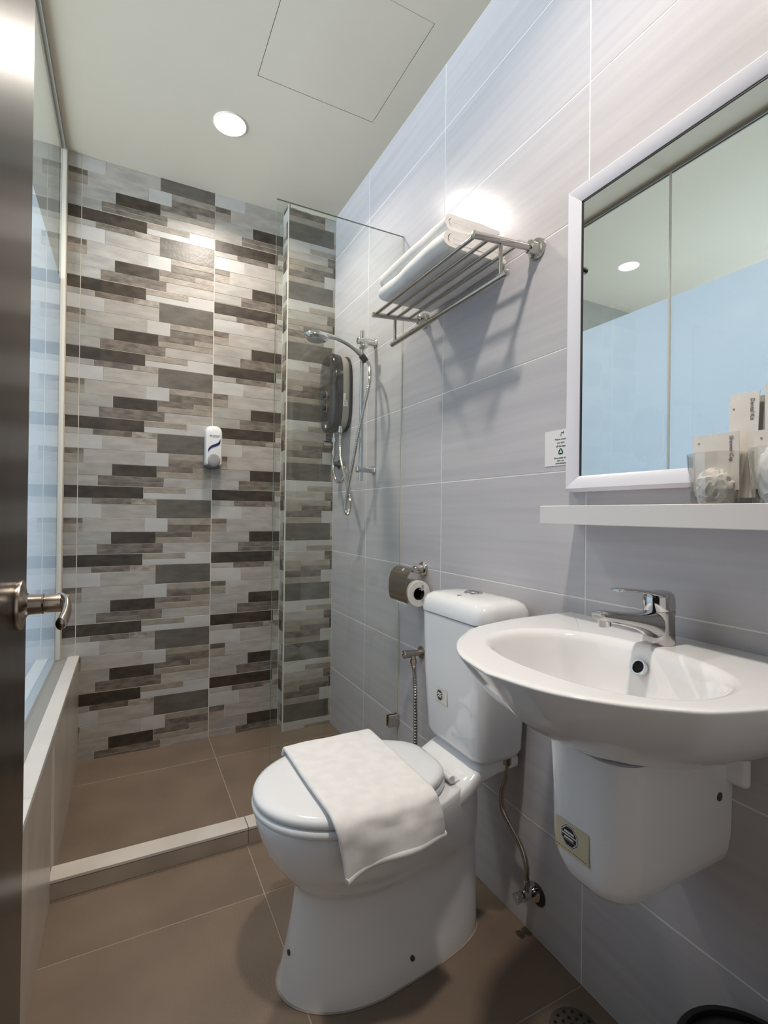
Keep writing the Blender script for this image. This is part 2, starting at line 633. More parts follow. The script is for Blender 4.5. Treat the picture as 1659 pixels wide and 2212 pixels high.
# ------------------------------------------------------------------ right wall with 600 x 300 tiles
b = B()
b.box((XR + 0.0007, YF - 1.2, 0), (XR + 0.11, YB + 0.05, H))
wall_right = tag(b.done('wall_right', 'grout_wall', None, 0), 'right wall of large pale grey streaked tiles with white joints', 'wall', kind='structure')
ys = [-0.983, -0.383, 0.217, 0.817, 1.417, 2.017, YP]
zr = [H] + [ROW0 - 0.3 * k for k in range(8)] + [0.0]
zr = [z for z in zr if z >= 0]
for z1, z0 in zip(zr[:-1], zr[1:]):
    for y0, y1 in zip(ys[:-1], ys[1:]):
        piece('wall_tile', (XR, y0 + G, max(z0 + G, 0.001)), (XR + 0.009, y1 - G, min(z1 - G, H - 0.001)), 'wall_tile', wall_right, 0.0007)

# ------------------------------------------------------------------ low wall and bedroom glass on the left
LZ = 0.446
b = B()
b.box((-0.33, YF, 0), (XL - 0.008, YB + 0.001, LZ - 0.002))
wall_left = tag(b.done('wall_left', 'grout_wall', None, 0), 'low tiled wall under the bedroom glass', 'wall', kind='structure')
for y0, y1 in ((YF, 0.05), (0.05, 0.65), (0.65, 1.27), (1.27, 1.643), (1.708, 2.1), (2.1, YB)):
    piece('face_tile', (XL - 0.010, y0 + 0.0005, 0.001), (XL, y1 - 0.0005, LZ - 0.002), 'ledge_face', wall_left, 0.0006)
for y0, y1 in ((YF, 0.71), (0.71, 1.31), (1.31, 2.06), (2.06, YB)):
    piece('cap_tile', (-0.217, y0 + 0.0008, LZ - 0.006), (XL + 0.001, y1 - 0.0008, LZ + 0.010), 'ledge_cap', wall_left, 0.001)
b = B()
b.box((-0.33, YF, LZ - 0.002), (-0.2175, YB, LZ + 0.002))
b.done('channel_bed', 'channel_grey', wall_left, 0)

win = thing('window_1', 'fixed glass partition towards the bedroom, frosted except along its top', 'window', (XG, 1.2, LZ), kind='structure')
ORI = (XG, 1.2, LZ)
PTOP = H - 0.004
FILM = 2.05
for y0, y1 in ((YF, 1.383), (1.389, 2.484)):
    b = B(ORI)
    b.box((XG - 0.010, y0, LZ + 0.003), (XG, y1, PTOP))
    p = b.done('pane', 'pane_glass', win, 0)
    b = B(ORI)
    b.box((XG - 0.0125, y0, LZ + 0.003), (XG - 0.0112, y1, FILM))
    o = b.done('frosted_film', 'frosted_film', win, 0)
    o['label'] = 'frosted film stopping below the ceiling'
b = B(ORI)
b.box((XG - 0.010, 1.3832, LZ + 0.003), (XG + 0.0005, 1.3888, PTOP))
b.done('joint', 'frame_white', win, 0)
b = B(ORI)
b.rbox((XG - 0.014, 2.484, LZ + 0.003), (XG + 0.0085, YB - 0.001, PTOP), 0.002, 2)
b.done('post', 'frame_white', win, 30)
b = B(ORI)
b.box((XG - 0.016, YF, PTOP - 0.010), (XG - 0.0105, 2.484, H))
b.box((XG + 0.0005, YF, PTOP - 0.010), (XG + 0.004, 2.484, H))
b.done('head_channel', 'channel_grey', win, 0)

# bedroom shell seen through the clear top of the glass
b = B()
b.box((-3.1, YF - 1.2, 0), (-3.0, YB, H))
wb = tag(b.done('wall_far', 'plain_paint', None, 0), 'far bedroom wall with the window', 'wall', kind='structure')
w2 = thing('window_2', 'bedroom window letting in cool daylight', 'window', (-2.96, 1.2, 1.35), kind='structure')
b = B((-2.96, 1.2, 1.35))
for lo, hi in [((-0.04, -1.28, -0.93), (0.04, -1.21, 0.93)), ((-0.04, 1.21, -0.93), (0.04, 1.28, 0.93)), ((-0.04, -1.21, -0.93), (0.04, 1.21, -0.86)), ((-0.04, -1.21, 0.86), (0.04, 1.21, 0.93))]:
    b.box(Vector(lo) + b.o, Vector(hi) + b.o)
b.done('window_frame', 'frame_white', w2, 0)

# ------------------------------------------------------------------ front wall with the doorway the camera stands in
b = B()
b.box((-3.0, YF - 0.1, 0), (-0.16, YF, H))
b.box((0.74, YF - 0.1, 0), (XR + 0.003, YF, H))
b.box((-0.16, YF - 0.1, 2.10), (0.74, YF, H))
tag(b.done('wall_front', 'plain_paint', None, 0), 'wall around the bathroom doorway behind the viewer', 'wall', kind='structure')

# ------------------------------------------------------------------ door, opened flat along the left side
XDOOR = -0.110
door = thing('door_1', 'dark brown laminate bathroom door swung open', 'door', (XDOOR - 0.02, 0.3, 0), kind='structure')
DO = (XDOOR - 0.02, 0.3, 0)
b = B(DO)
b.rbox((XDOOR - 0.040, YF + 0.01, 0.012), (XDOOR, 0.757, 2.08), 0.0025, 2)
b.done('door_leaf', 'door_wood', door, 30)
hz, hy = 0.969, 0.700
hd = B(DO)
hd.lathe([(0, 0.0280), (0.0030, 0.0285), (0.0050, 0.0275), (0.0062, 0.022), (0.0080, 0.0145), (0.0105, 0.0120), (0.0235, 0.0115), (0.0240, 0.0122), (0.0250, 0.0115)], (XDOOR, hy, hz), (1, 0, 0), 32)
ros = hd.done('rosette', 'nickel', door, 40)
b = B(DO)
b.lathe([(0.0255, 0.0105), (0.046, 0.0105), (0.050, 0.0085)], (XDOOR, hy, hz), (1, 0, 0), 24)
neck = b
path = smoothpath([(XDOOR + 0.040, hy + 0.006, hz + 0.002), (XDOOR + 0.047, hy - 0.010, hz + 0.001), (XDOOR + 0.050, hy - 0.028, hz - 0.004), (XDOOR + 0.050, hy - 0.050, hz - 0.009), (XDOOR + 0.048, hy - 0.068, hz - 0.013)], 6)
rings = []
n = len(path)
for i, p in enumerate(path):
    t = (path[min(i + 1, n - 1)] - path[max(i - 1, 0)]).normalized()
    sd = t.cross(Vector((0, 0, 1))).normalized()
    up = sd.cross(t)
    k = i / (n - 1)
    a, c = 0.0050, 0.0105 - 0.0035 * k
    if i == 0 or i == n - 1:
        a *= 0.6
        c *= 0.6
    rings.append([p + a * math.cos(q * PI / 8) * sd + c * math.sin(q * PI / 8) * up for q in range(16)])
b.loft(rings)
b.done('lever_handle', 'nickel', ros, 50)

# ------------------------------------------------------------------ downlights
for i, (lx, ly) in enumerate(LAMPS):
    t = thing('downlight', ['glowing round recessed ceiling light over the shower', 'recessed ceiling light near the doorway, over the basin side'][i], 'light', (lx, ly, H), 'recessed ceiling lights')
    b = B((lx, ly, H))
    rings = []
    for r, z in ((0.064, 0), (0.064, -0.003), (0.062, -0.004), (0.060, -0.004), (0.058, -0.002)):
        rings.append([(lx + r * math.cos(k * PI / 24), ly + r * math.sin(k * PI / 24), H + z) for k in range(48)])
    b.loft(rings, False, False)
    b.done('trim_ring', 'frame_white', t, 40)
    b = B((lx, ly, H))
    b.lathe([(0.0, 0.0585), (0.0022, 0.0585), (0.0036, 0.050)], (lx, ly, H), (0, 0, -1), 40)
    b.done('lens', 'lamp_lens', t, 40)
    ld = bpy.data.lights.new('downlight_beam', 'AREA')
    ld.shape = 'DISK'
    ld.size = 0.11
    ld.energy = LAMP_POWER[i]
    ld.color = (1.0, 0.905, 0.81)
    ld.spread = math.radians(148)
    lo = bpy.data.objects.new('downlight_beam', ld)
    C.objects.link(lo)
    lo.parent = t
    lo.location = (0, 0, -0.0055)

# ------------------------------------------------------------------ glass shower screen
YS = 1.700
XS = 0.444
scr = thing('shower_screen', 'clear frameless glass shower screen standing on the kerb', 'shower screen', (0.69, YS, 0.058))
b = B((0.69, YS, 0.058))
fs = b.box((XS, YS - 0.004, 0.0585), (XR - 0.0005, YS + 0.004, 2.158))
for f in fs:
    if abs(f.normal.y) < 0.5:
        f.material_index = 1
bm_ = b.bm
bm_.normal_update()
for f in bm_.faces:
    f.material_index = 0 if abs(f.normal.y) > 0.5 else 1
b.done('glass_pane', ['screen_glass', 'glass_edge'], scr, 0)
b = B((0.69, YS, 0.058))
b.box((XR - 0.003, YS - 0.0065, 0.0585), (XR - 0.0003, YS - 0.0043, 2.158))
b.done('sealant_bead', 'sealant', scr, 0)
for z in (0.285,):
    b = B((0.69, YS, 0.058))
    b.rbox((XR - 0.046, YS - 0.012, z - 0.023), (XR - 0.001, YS - 0.0042, z + 0.023), 0.0015, 1)
    b.rbox((XR - 0.046, YS + 0.0042, z - 0.023), (XR - 0.001, YS + 0.012, z + 0.023), 0.0015, 1)
    b.done('clamp', 'steel', scr, 30)

# ------------------------------------------------------------------ toilet
YT = 1.115
TO = (0.58, YT, 0)
toilet = thing('toilet', 'white close-coupled ceramic toilet with its lid closed', 'toilet', TO)


def egg(xf, xr, hw, z, p=2.0, rp=2.6, n=56, xc=None, rear=1.0):
    """egg outline: front (small x) elliptical, rear squarer; rear scales the half-width at the back"""
    xc = xc if xc is not None else xf + 0.52 * (xr - xf)
    out = []
    for k in range(n):
        a = 2 * PI * k / n
        c, s = math.cos(a), math.sin(a)
        if c < 0:
            e = p
            x = xc - (xc - xf) * abs(c) ** (2 / e)
            y = hw * math.copysign(abs(s) ** (2 / e), s)
        else:
            e = rp
            x = xc + (xr - xc) * abs(c) ** (2 / e)
            f = (x - xc) / max(xr - xc, 1e-6)
            y = hw * (1 - (1 - rear) * f) * math.copysign(abs(s) ** (2 / e), s)
        out.append(Vector((x, YT + y, z)))
    return out


b = B(TO)
prof = [  # z, front, rear, half width, xc, rear factor
    (0.000, 0.318, 0.846, 0.126, 0.52, 0.80), (0.012, 0.321, 0.847, 0.127, 0.52, 0.80), (0.05, 0.330, 0.847, 0.121, 0.52, 0.82),
    (0.10, 0.340, 0.847, 0.114, 0.53, 0.84), (0.15, 0.349, 0.846, 0.108, 0.53, 0.86), (0.195, 0.355, 0.846, 0.104, 0.53, 0.86), (0.218, 0.356, 0.846, 0.104, 0.53, 0.86),
    (0.232, 0.352, 0.845, 0.111, 0.53, 0.83), (0.246, 0.341, 0.845, 0.124, 0.53, 0.77), (0.266, 0.323, 0.845, 0.141, 0.53, 0.70), (0.295, 0.302, 0.845, 0.159, 0.53, 0.63),
    (0.33, 0.283, 0.845, 0.173, 0.53, 0.58), (0.365, 0.270, 0.842, 0.181, 0.53, 0.56), (0.39, 0.263, 0.835, 0.184, 0.53, 0.55),
    (0.402, 0.262, 0.825, 0.184, 0.53, 0.55), (0.407, 0.266, 0.82, 0.181, 0.53, 0.55), (0.409, 0.30, 0.79, 0.15, 0.53, 0.55)]
b.loft([egg(f, r, hw, z, 2.05, 3.2, xc=xc, rear=rf) for z, f, r, hw, xc, rf in prof])
b.done('bowl', 'ceramic', toilet, 60)
# shelf of the pan that sweeps up to carry the tank
b = B(TO)
secs = []
for x, top, bot, hw in [(0.64, 0.402, 0.31, 0.112), (0.68, 0.404, 0.325, 0.117), (0.71, 0.406, 0.340, 0.119), (0.735, 0.411, 0.352, 0.119), (0.758, 0.420, 0.364, 0.117), (0.778, 0.433, 0.374, 0.114), (0.795, 0.446, 0.383, 0.110), (0.81, 0.450, 0.390, 0.106), (0.86, 0.451, 0.40, 0.101), (0.93, 0.451, 0.405, 0.098)]:
    ring = []
    hh = (top - bot) / 2
    for k in range(28):
        a = 2 * PI * k / 28
        c, s = math.cos(a), math.sin(a)
        dip = 0.0
        ring.append(Vector((x, YT + hw * math.copysign(abs(c) ** 0.45, c), (top + bot) / 2 + hh * math.copysign(abs(s) ** 0.5, s))))
    secs.append(ring)
b.loft(secs)
b.done('tank_shelf', 'ceramic', toilet, 60)
# tank
b = B(TO)
TX = 0.852
b.loft([rrect(TX + 0.006, YT, 0.060, 0.112, 0.04, 0.452), rrect(TX + 0.004, YT, 0.074, 0.126, 0.045, 0.458), rrect(TX + 0.002, YT, 0.080, 0.133, 0.045, 0.475),
        rrect(TX, YT, 0.085, 0.143, 0.045, 0.65), rrect(TX, YT, 0.087, 0.148, 0.045, 0.800), rrect(TX, YT, 0.084, 0.145, 0.045, 0.802)])
tank = b.done('tank', 'ceramic', toilet, 50)
b = B(TO)
b.loft([rrect(TX, YT, 0.084, 0.146, 0.045, 0.8035), rrect(TX, YT, 0.089, 0.151, 0.047, 0.8055), rrect(TX, YT, 0.0895, 0.152, 0.047, 0.815), rrect(TX, YT, 0.087, 0.149, 0.047, 0.835),
        rrect(TX, YT, 0.080, 0.141, 0.046, 0.849), rrect(TX, YT, 0.068, 0.128, 0.044, 0.8565), rrect(TX, YT, 0.05, 0.10, 0.04, 0.8605), rrect(TX, YT, 0.02, 0.05, 0.015, 0.8615)])
lid = b.done('tank_lid', 'ceramic', toilet, 50)
b = B(TO)
b.lathe([(0, 0.026), (0.003, 0.026), (0.0055, 0.023), (0.0065, 0.012), (0.0068, 0.001)], (0.862, YT + 0.012, 0.8608), (0, 0, 1), 32)
o = b.done('flush_button', 'chrome', lid, 40)
b = B(TO)
b.box((0.8615, YT - 0.012, 0.867), (0.8625, YT + 0.036, 0.8682))
b.done('button_split', 'print_grey', lid, 0)
b = B(TO)
b.box((0.800, YT - 0.004, 0.8598), (0.812, YT + 0.004, 0.8612))
b.done('maker_mark', 'print_grey', lid, 0)


def seat_ring(z, d=0.0):
    return egg(0.256 + d, 0.722 - d, 0.188 - d, z, 2.05, 4.0, xc=0.50, rear=0.60 - 0.0 * d)


b = B(TO)
b.loft([seat_ring(0.4100, 0.012), seat_ring(0.4115, 0.004), seat_ring(0.415, 0.0), seat_ring(0.424, 0.0), seat_ring(0.4285, 0.004), seat_ring(0.4295, 0.012)])
b.done('seat', 'seat_plastic', toilet, 60)
b = B(TO)
b.loft([seat_ring(0.4305, 0.012), seat_ring(0.432, 0.005), seat_ring(0.4355, 0.002), seat_ring(0.443, 0.002), seat_ring(0.449, 0.006), seat_ring(0.4525, 0.016), seat_ring(0.4545, 0.04), seat_ring(0.4555, 0.09), seat_ring(0.456, 0.14)])
b.done('seat_lid', 'seat_plastic', toilet, 60)
for s in (-1, 1):
    b = B(TO)
    b.lathe([(-0.018, 0.009), (0.018, 0.009)], (0.722, YT + s * 0.075, 0.424), (0, 1, 0), 16)
    b.rbox((0.722, YT + s * 0.075 - 0.014, 0.4085), (0.752, YT + s * 0.075 + 0.014, 0.4165), 0.003, 2)
    b.done('hinge', 'seat_plastic', toilet, 40)
for px_, sy in ((0.600, -1), (0.600, 1)):
    b = B(TO)
    yy = YT + sy * 0.1195
    b.lathe([(-0.006, 0.0055), (0.0008, 0.0055), (0.0012, 0.004)], (px_, yy, 0.052), (0, sy, 0), 16)
    b.done('bolt_hole', 'plastic_dark', toilet, 30)
b = B(TO)
b.lathe([(-0.006, 0.006), (0.001, 0.006), (0.0015, 0.004)], (0.3365, YT - 0.012, 0.085), (-0.99, -0.1, 0), 16)
b.done('bolt_hole', 'plastic_dark', toilet, 30)
# silicone foot bead
b = B(TO)
ro = egg(0.3145, 0.850, 0.1295, 0.001, 2.05, 3.2, xc=0.52, rear=0.80)
ri = egg(0.320, 0.844, 0.124, 0.004, 2.05, 3.2, xc=0.52, rear=0.80)
b.loft([ro, ri], False, False)
b.done('foot_bead', 'kerb_face', toilet, 0)


def rating_sticker(org, X, Y, size, parent, yellow):
    """octagonal rating mark with a line of small print under it; X right, Y up on the surface"""
    X, Y = Vector(X).normalized(), Vector(Y).normalized()
    Zn = X.cross(Y)
    org = Vector(org)
    P = lambda u, v, d: org + X * u * size + Y * v * size + Zn * d
    pw = Vector(parent.location) if parent.parent is None else Vector(parent.location) + Vector(parent.parent.location)

    def flat(name, polys, d, m, parent=None):
        b = B(pw)
        for pl in polys:
            b.poly([P(u, v, d) for u, v in pl])
        return b.done(name, m, parent, 0)
    st = flat('sticker', [[(-1.0, -0.95), (1.3, -0.95), (1.3, 0.75), (-1.0, 0.75)]], 0.0004, 'sticker_yellowed' if yellow else 'sticker_clear', parent)
    oc = lambda r: [(r * math.cos(PI / 8 + k * PI / 4), r * math.sin(PI / 8 + k * PI / 4)) for k in range(8)]
    flat('octagon_rim', [oc(0.66)], 0.0007, 'sticker_white', st)
    flat('octagon_line', [oc(0.62)], 0.0009, 'print_black', st)
    flat('octagon_gap', [oc(0.58)], 0.0011, 'sticker_white', st)
    flat('octagon', [oc(0.53)], 0.0013, 'print_black', st)
    flat('octagon_bars', [[(-.34, .16), (.34, .16), (.34, .27), (-.34, .27)], [(-.50, .02), (.50, .02), (.50, .10), (-.50, .10)], [(-.32, -.16), (.32, -.16), (.32, -.06), (-.32, -.06)], [(-.50, -.235), (.50, -.235), (.50, -.215), (-.50, -.215)]], 0.0015, 'sticker_white', st)
    bars = [[(-.95 + .2 * k, -.80), (-.95 + .2 * k + .15, -.80), (-.95 + .2 * k + .15, -.755), (-.95 + .2 * k, -.755)] for k in range(11)]
    flat('small_print', bars, 0.0007, 'print_grey', st)


rating_sticker((TX - 0.0838, 1.148, 0.585), (0, -1, 0), (0.0, 0, 1), 0.026, toilet, False)

# ------------------------------------------------------------------ hand towel draped over the toilet lid
TWO = (0.49, 1.1, 0.456)
nu, nv = 30, 60
prof_t = smoothpath([(y, z, 0) for y, z in [(1.292, 0.440), (1.288, 0.455), (1.272, 0.4645), (1.22, 0.4665), (1.15, 0.467), (1.08, 0.4675), (1.02, 0.4675), (0.97, 0.467), (0.940, 0.4645), (0.920, 0.455), (0.909, 0.438), (0.904, 0.415), (0.901, 0.393), (0.899, 0.370)]], 5)
b = B(TWO)
grid = []
m_ = len(prof_t)
for j, p in enumerate(prof_t):
    t = j / (m_ - 1)
    row = []
    drop = max(0.0, (t - 0.66) / 0.34)
    for i in range(nu + 1):
        s = i / nu
        xl = 0.368 + 0.004 * t + 0.018 * drop
        xr_ = 0.622 - 0.008 * math.sin(t * PI) + 0.006 * drop
        x = xl + (xr_ - xl) * s + 0.003 * nz(t * 4, s * 3, 0.3)
        y, z = p.x, p.y
        # soft folds on the hanging flap, corner lower on the left
        z += drop * (0.020 * s + 0.016 * math.sin(s * PI) - 0.012)
        y += drop * (0.012 * math.sin(s * 2.2 * PI + 0.5) - 0.006) + 0.010 * drop * s
        z += (0.0022 * nz(s * 4, t * 6, 1.7) + 0.0012) * (1 - 0.5 * drop)
        dent = max(0.0, min(1.0, (t - 0.60) / 0.12)) * max(0.0, 1 - abs(t - 0.80) / 0.22)
        y += dent * (0.010 * nz(s * 4.2 + 0.4, t * 7, 2.2) + 0.003)
        y += 0.014 * (s - 0.3) * (1 - drop) * max(0, 0.2 - t)
        row.append(b.v((x, y, z)))
    grid.append(row)
for j in range(m_ - 1):
    for i in range(nu):
        b.bm.faces.new((grid[j][i], grid[j][i + 1], grid[j + 1][i + 1], grid[j + 1][i]))
ht = b.done('hand_towel', 'towel', None, 80)
so = ht.modifiers.new('thickness', 'SOLIDIFY')
so.thickness = 0.012
so.offset = 0.0
sb = ht.modifiers.new('soft', 'SUBSURF')
sb.levels = 1
sb.render_levels = 1
tag(ht, 'white terry hand towel draped over the closed toilet lid', 'towel')
hem = B(TWO)
for (a, bb) in ((0.0, 1.0),):
    pts = [Vector(grid[m_ - 1][i].co) if False else None for i in range(0)]
# stitched hem along the lower edge and loose threads
hp = []
for i in range(nu + 1):
    s = i / nu
    drop = 1.0
    xl, xr_ = 0.368 + 0.004 + 0.018, 0.622 + 0.006
    x = xl + (xr_ - xl) * s
    z = 0.370 + (0.020 * s + 0.016 * math.sin(s * PI) - 0.012) + 0.002
    y = 0.899 + (0.012 * math.sin(s * 2.2 * PI + 0.5) - 0.006) + 0.010 * s
    hp.append((x, y, z))
hem.tube(hp, 0.0078, 8)
hem.done('hem', 'towel', ht, 60)
thr = B(TWO)
for k in range(26):
    i = random.randrange(4, nu - 3)
    p = Vector(hp[i])
    q = p + Vector((random.uniform(-0.004, 0.004), random.uniform(-0.002, 0.004), -random.uniform(0.008, 0.017)))
    thr.tube([p, (p + q) / 2 + Vector((random.uniform(-0.002, 0.002), 0, 0)), q], 0.0004, 4)
o = thr.done('loose_threads', 'towel', ht, 0)
o['kind'] = 'stuff'

# ------------------------------------------------------------------ wash basin, half pedestal, tap
YW = 0.580
BO = (0.76, YW, 0.70)
basin = thing('wash_basin', 'white D-shaped ceramic wash basin fixed to the wall under the mirror', 'basin', BO)
half = [(0.944, 0.2), (0.944, 0.277), (0.938, 0.282), (0.874, 0.283), (0.75, 0.272), (0.633, 0.241), (0.584, 0.211), (0.53, 0.160), (0.488, 0.092), (0.468, 0.0)]
hp_ = smoothpath([(x, y, 0) for x, y in half], 6)
poly = [(p.x, p.y) for p in hp_] + [(p.x, -p.y) for p in reversed(hp_[:-1])]
for k in range(1, 8):
    poly.append((0.944, -0.2 + 0.4 * k / 8))
BCX, BRX, BRY = 0.683, 0.135, 0.190


def bowl_pt(x, y, sc, z, dx=0.0):
    a = math.atan2(y / BRY, (x - BCX) / BRX)
    c, s = math.cos(a), math.sin(a)
    e = 2 / 2.25
    return Vector((BCX + dx + BRX * sc * math.copysign(abs(c) ** e, c), YW - 0.008 + BRY * sc * math.copysign(abs(s) ** e, s), z))


def out_ring(sx, sy, z):
    return [Vector((XR - 0.0005 - (0.944 - x) * sx, YW + y * sy, z)) for x, y in poly]


b = B(BO)
rings = [out_ring(0.42, 0.28, 0.688), out_ring(0.50, 0.36, 0.690), out_ring(0.60, 0.48, 0.700), out_ring(0.70, 0.62, 0.720), out_ring(0.80, 0.75, 0.748), out_ring(0.885, 0.86, 0.780), out_ring(0.942, 0.932, 0.810),
         out_ring(0.980, 0.977, 0.833), out_ring(0.996, 0.996, 0.8435), out_ring(1.0, 1.0, 0.8465), out_ring(0.999, 0.999, 0.8490), out_ring(0.994, 0.994, 0.8503), out_ring(0.972, 0.970, 0.8506), out_ring(0.955, 0.95, 0.8506)]
for sc, z, dx in ((1.085, 0.8506, 0), (1.07, 0.8505, 0), (1.035, 0.849, 0), (0.995, 0.844, 0), (0.965, 0.835, 0), (0.93, 0.81, 0.0), (0.87, 0.78, 0.003), (0.78, 0.75, 0.008), (0.62, 0.728, 0.012), (0.38, 0.716, 0.016), (0.15, 0.712, 0.018)):
    rings.append([bowl_pt(x, y, sc, z, dx) for x, y in poly])
b.loft(rings, True, True)
b.done('basin_body', 'ceramic', basin, 60)
b = B(BO)
ob, on_ = Vector((0.8015, YW - 0.004, 0.815)), Vector((-0.90, 0, 0.44)).normalized()
b.lathe([(-0.004, 0.0142), (0.001, 0.0142), (0.0032, 0.0130), (0.0032, 0.0108), (0.001, 0.0096), (-0.004, 0.0092)], ob, on_, 32, cap=False)
b.done('overflow_ring', 'chrome', basin, 40)
b = B(BO)
b.lathe([(-0.003, 0.0098), (-0.0005, 0.0098)], ob, on_, 24)
b.done('overflow_hole', 'hole_black', basin, 0)
b = B(BO)
b.lathe([(-0.002, 0.030), (0.001, 0.030), (0.002, 0.026), (0.001, 0.02), (0.004, 0.018), (0.005, 0.004)], (0.69, YW, 0.7125), (0, 0, 1), 32)
b.done('waste_plug', 'chrome', basin, 40)

PO = (0.80, YW, 0.455)
ped = thing('half_pedestal', 'white ceramic half pedestal on the wall under the basin', 'pedestal', PO)


def ped_ring(z, d, fx=0.660, hw=0.081, r=0.052):
    f, h = fx + d, hw - d
    r = max(min(r, h * 0.98), 0.004)
    out = [Vector((XR - 0.0005, YW - h, z))]
    for k in range(10):
        a = PI * 1.5 - k * PI / 18
        out.append(Vector((f + r + r * math.cos(a), YW - h + r + r * math.sin(a), z)))
    for k in range(10):
        a = PI - k * PI / 18
        out.append(Vector((f + r + r * math.cos(a), YW + h - r + r * math.sin(a), z)))
    out.append(Vector((XR - 0.0005, YW + h, z)))
    return out


b = B(PO)
b.loft([ped_ring(0.455, 0.066), ped_ring(0.456, 0.05), ped_ring(0.460, 0.033), ped_ring(0.468, 0.019), ped_ring(0.480, 0.010), ped_ring(0.50, 0.004), ped_ring(0.53, 0.0), ped_ring(0.62, -0.002), ped_ring(0.70, -0.006)])
pb = b.done('pedestal_body', 'ceramic', ped, 60)
b = B(PO)
b.rbox((XR - 0.022, YW - 0.116, 0.622), (XR - 0.0005, YW + 0.116, 0.70), 0.010, 3)
b.done('wall_flange', 'ceramic', ped, 50)
b = B(PO)
b.lathe([(-0.003, 0.0075), (0.0012, 0.0075), (0.0014, 0.004)], (0.905, YW - 0.0825, 0.603), (0, -1, 0), 20)
b.done('screw_hole', 'plastic_dark', ped, 30)
rating_sticker((0.6583, YW + 0.016, 0.548), (0, -1, 0), (0, 0, 1), 0.030, ped, True)

FO = (0.862, YW, 0.8505)
fx, fz = 0.862, 0.8508
tap = thing('basin_tap', 'chrome single-lever mixer tap standing on the basin', 'tap', FO)
b = B(FO)
b.lathe([(0, 0.0265), (0.002, 0.0272), (0.02, 0.0258), (0.045, 0.0255), (0.056, 0.0262), (0.060, 0.0262)], (fx, YW, fz), (0, 0, 1), 36)
secs = []
for x, zc, h, wd in [(0.868, 0.884, 0.029, 0.021), (0.848, 0.884, 0.028, 0.0215), (0.832, 0.888, 0.022, 0.0205), (0.812, 0.893, 0.0165, 0.0190), (0.785, 0.8985, 0.0130, 0.0178), (0.75, 0.9050, 0.0110, 0.0165), (0.718, 0.9105, 0.0100, 0.0155), (0.703, 0.9130, 0.0080, 0.0138), (0.698, 0.9138, 0.0045, 0.0098)]:
    secs.append([(x, YW + wd * math.copysign(abs(math.cos(k * PI / 12)) ** 0.75, math.cos(k * PI / 12)), zc + h * math.copysign(abs(math.sin(k * PI / 12)) ** 0.75, math.sin(k * PI / 12))) for k in range(24)])
b.loft(secs)
spout = b.done('spout_body', 'tap_chrome', tap, 50)
b = B(FO)
b.lathe([(0, 0.0105), (0.012, 0.0105), (0.0125, 0.009)], (0.717, YW, 0.9065), (0.14, 0, -1), 24)
b.done('aerator', 'chrome', spout, 40)
b = B(FO)
b.lathe([(0, 0.0245), (0.001, 0.0265), (0.018, 0.0268), (0.026, 0.0255), (0.031, 0.021), (0.033, 0.010), (0.0335, 0.001)], (fx, YW, 0.9120), (-0.10, 0, 1), 36)
secs = []
for x, zc, h, wd in [(0.872, 0.935, 0.006, 0.020), (0.845, 0.940, 0.0062, 0.0215), (0.825, 0.9445, 0.0050, 0.0190), (0.80, 0.9488, 0.0034, 0.0165), (0.775, 0.9518, 0.0030, 0.0155), (0.758, 0.9528, 0.0033, 0.0145), (0.747, 0.9530, 0.0030, 0.0120), (0.743, 0.9530, 0.0016, 0.0080)]:
    secs.append([(x, YW + wd * math.copysign(abs(math.cos(k * PI / 12)) ** 0.8, math.cos(k * PI / 12)), zc + h * math.sin(k * PI / 12)) for k in range(24)])
b.loft(secs)
b.done('lever', 'chrome', tap, 50)
b = B(FO)
b.lathe([(0, 0.0253), (0.0018, 0.0253)], (fx, YW, 0.9105), (0, 0, 1), 36)
b.done('collar', 'steel', tap, 30)

# ------------------------------------------------------------------ framed mirror
MY0, MY1, MZ0, MZ1 = 0.27, 0.857, 1.135, 1.843
MO = (XR, (MY0 + MY1) / 2, MZ0)
mir = thing('mirror', 'rectangular wall mirror in a wide pale grey frame', 'mirror', MO)
fw = 0.036


def miter(p0, p1, q0, q1, name):
    """one frame side: p = outer corner pair, q = inner corner pair (y,z)"""
    b = B(MO)
    xf = 0.914
    o0, o1, i0, i1 = p0, p1, q0, q1

    def mid(a, c, t):
        return (a[0] + (c[0] - a[0]) * t, a[1] + (c[1] - a[1]) * t)
    ring = lambda o_, i_: [(XR - 0.0005, o_[0], o_[1]), (0.922, o_[0], o_[1]), (xf, *mid(o_, i_, 0.22)), (xf + 0.002, *mid(o_, i_, 0.55)), (0.925, i_[0], i_[1]), (XR - 0.0005, i_[0], i_[1])]
    b.loft([ring(o0, i0), ring(o1, i1)])
    b.done(name, 'mirror_frame', mir, 20)


OC = [(MY1, MZ0), (MY0, MZ0), (MY0, MZ1), (MY1, MZ1)]
IC = [(MY1 - fw, MZ0 + fw), (MY0 + fw, MZ0 + fw), (MY0 + fw, MZ1 - fw), (MY1 - fw, MZ1 - fw)]
for k in range(4):
    miter(OC[k], OC[(k + 1) % 4], IC[k], IC[(k + 1) % 4], 'frame_side')
b = B(MO)
b.box((0.9275, MY0 + fw - 0.002, MZ0 + fw - 0.002), (0.930, MY1 - fw + 0.002, MZ1 - fw + 0.002))
b.done('mirror_glass', 'mirror_silver', mir, 0)
b = B(MO)
for (ya, yb, za, zb) in ((MY1 - fw - 0.004, MY1 - fw, MZ0 + fw, MZ1 - fw), (MY0 + fw, MY0 + fw + 0.004, MZ0 + fw, MZ1 - fw), (MY0 + fw, MY1 - fw, MZ1 - fw - 0.004, MZ1 - fw)):
    b.box((0.9262, ya, za), (0.9274, yb, zb))
b.done('gasket', 'rubber_black', mir, 0)

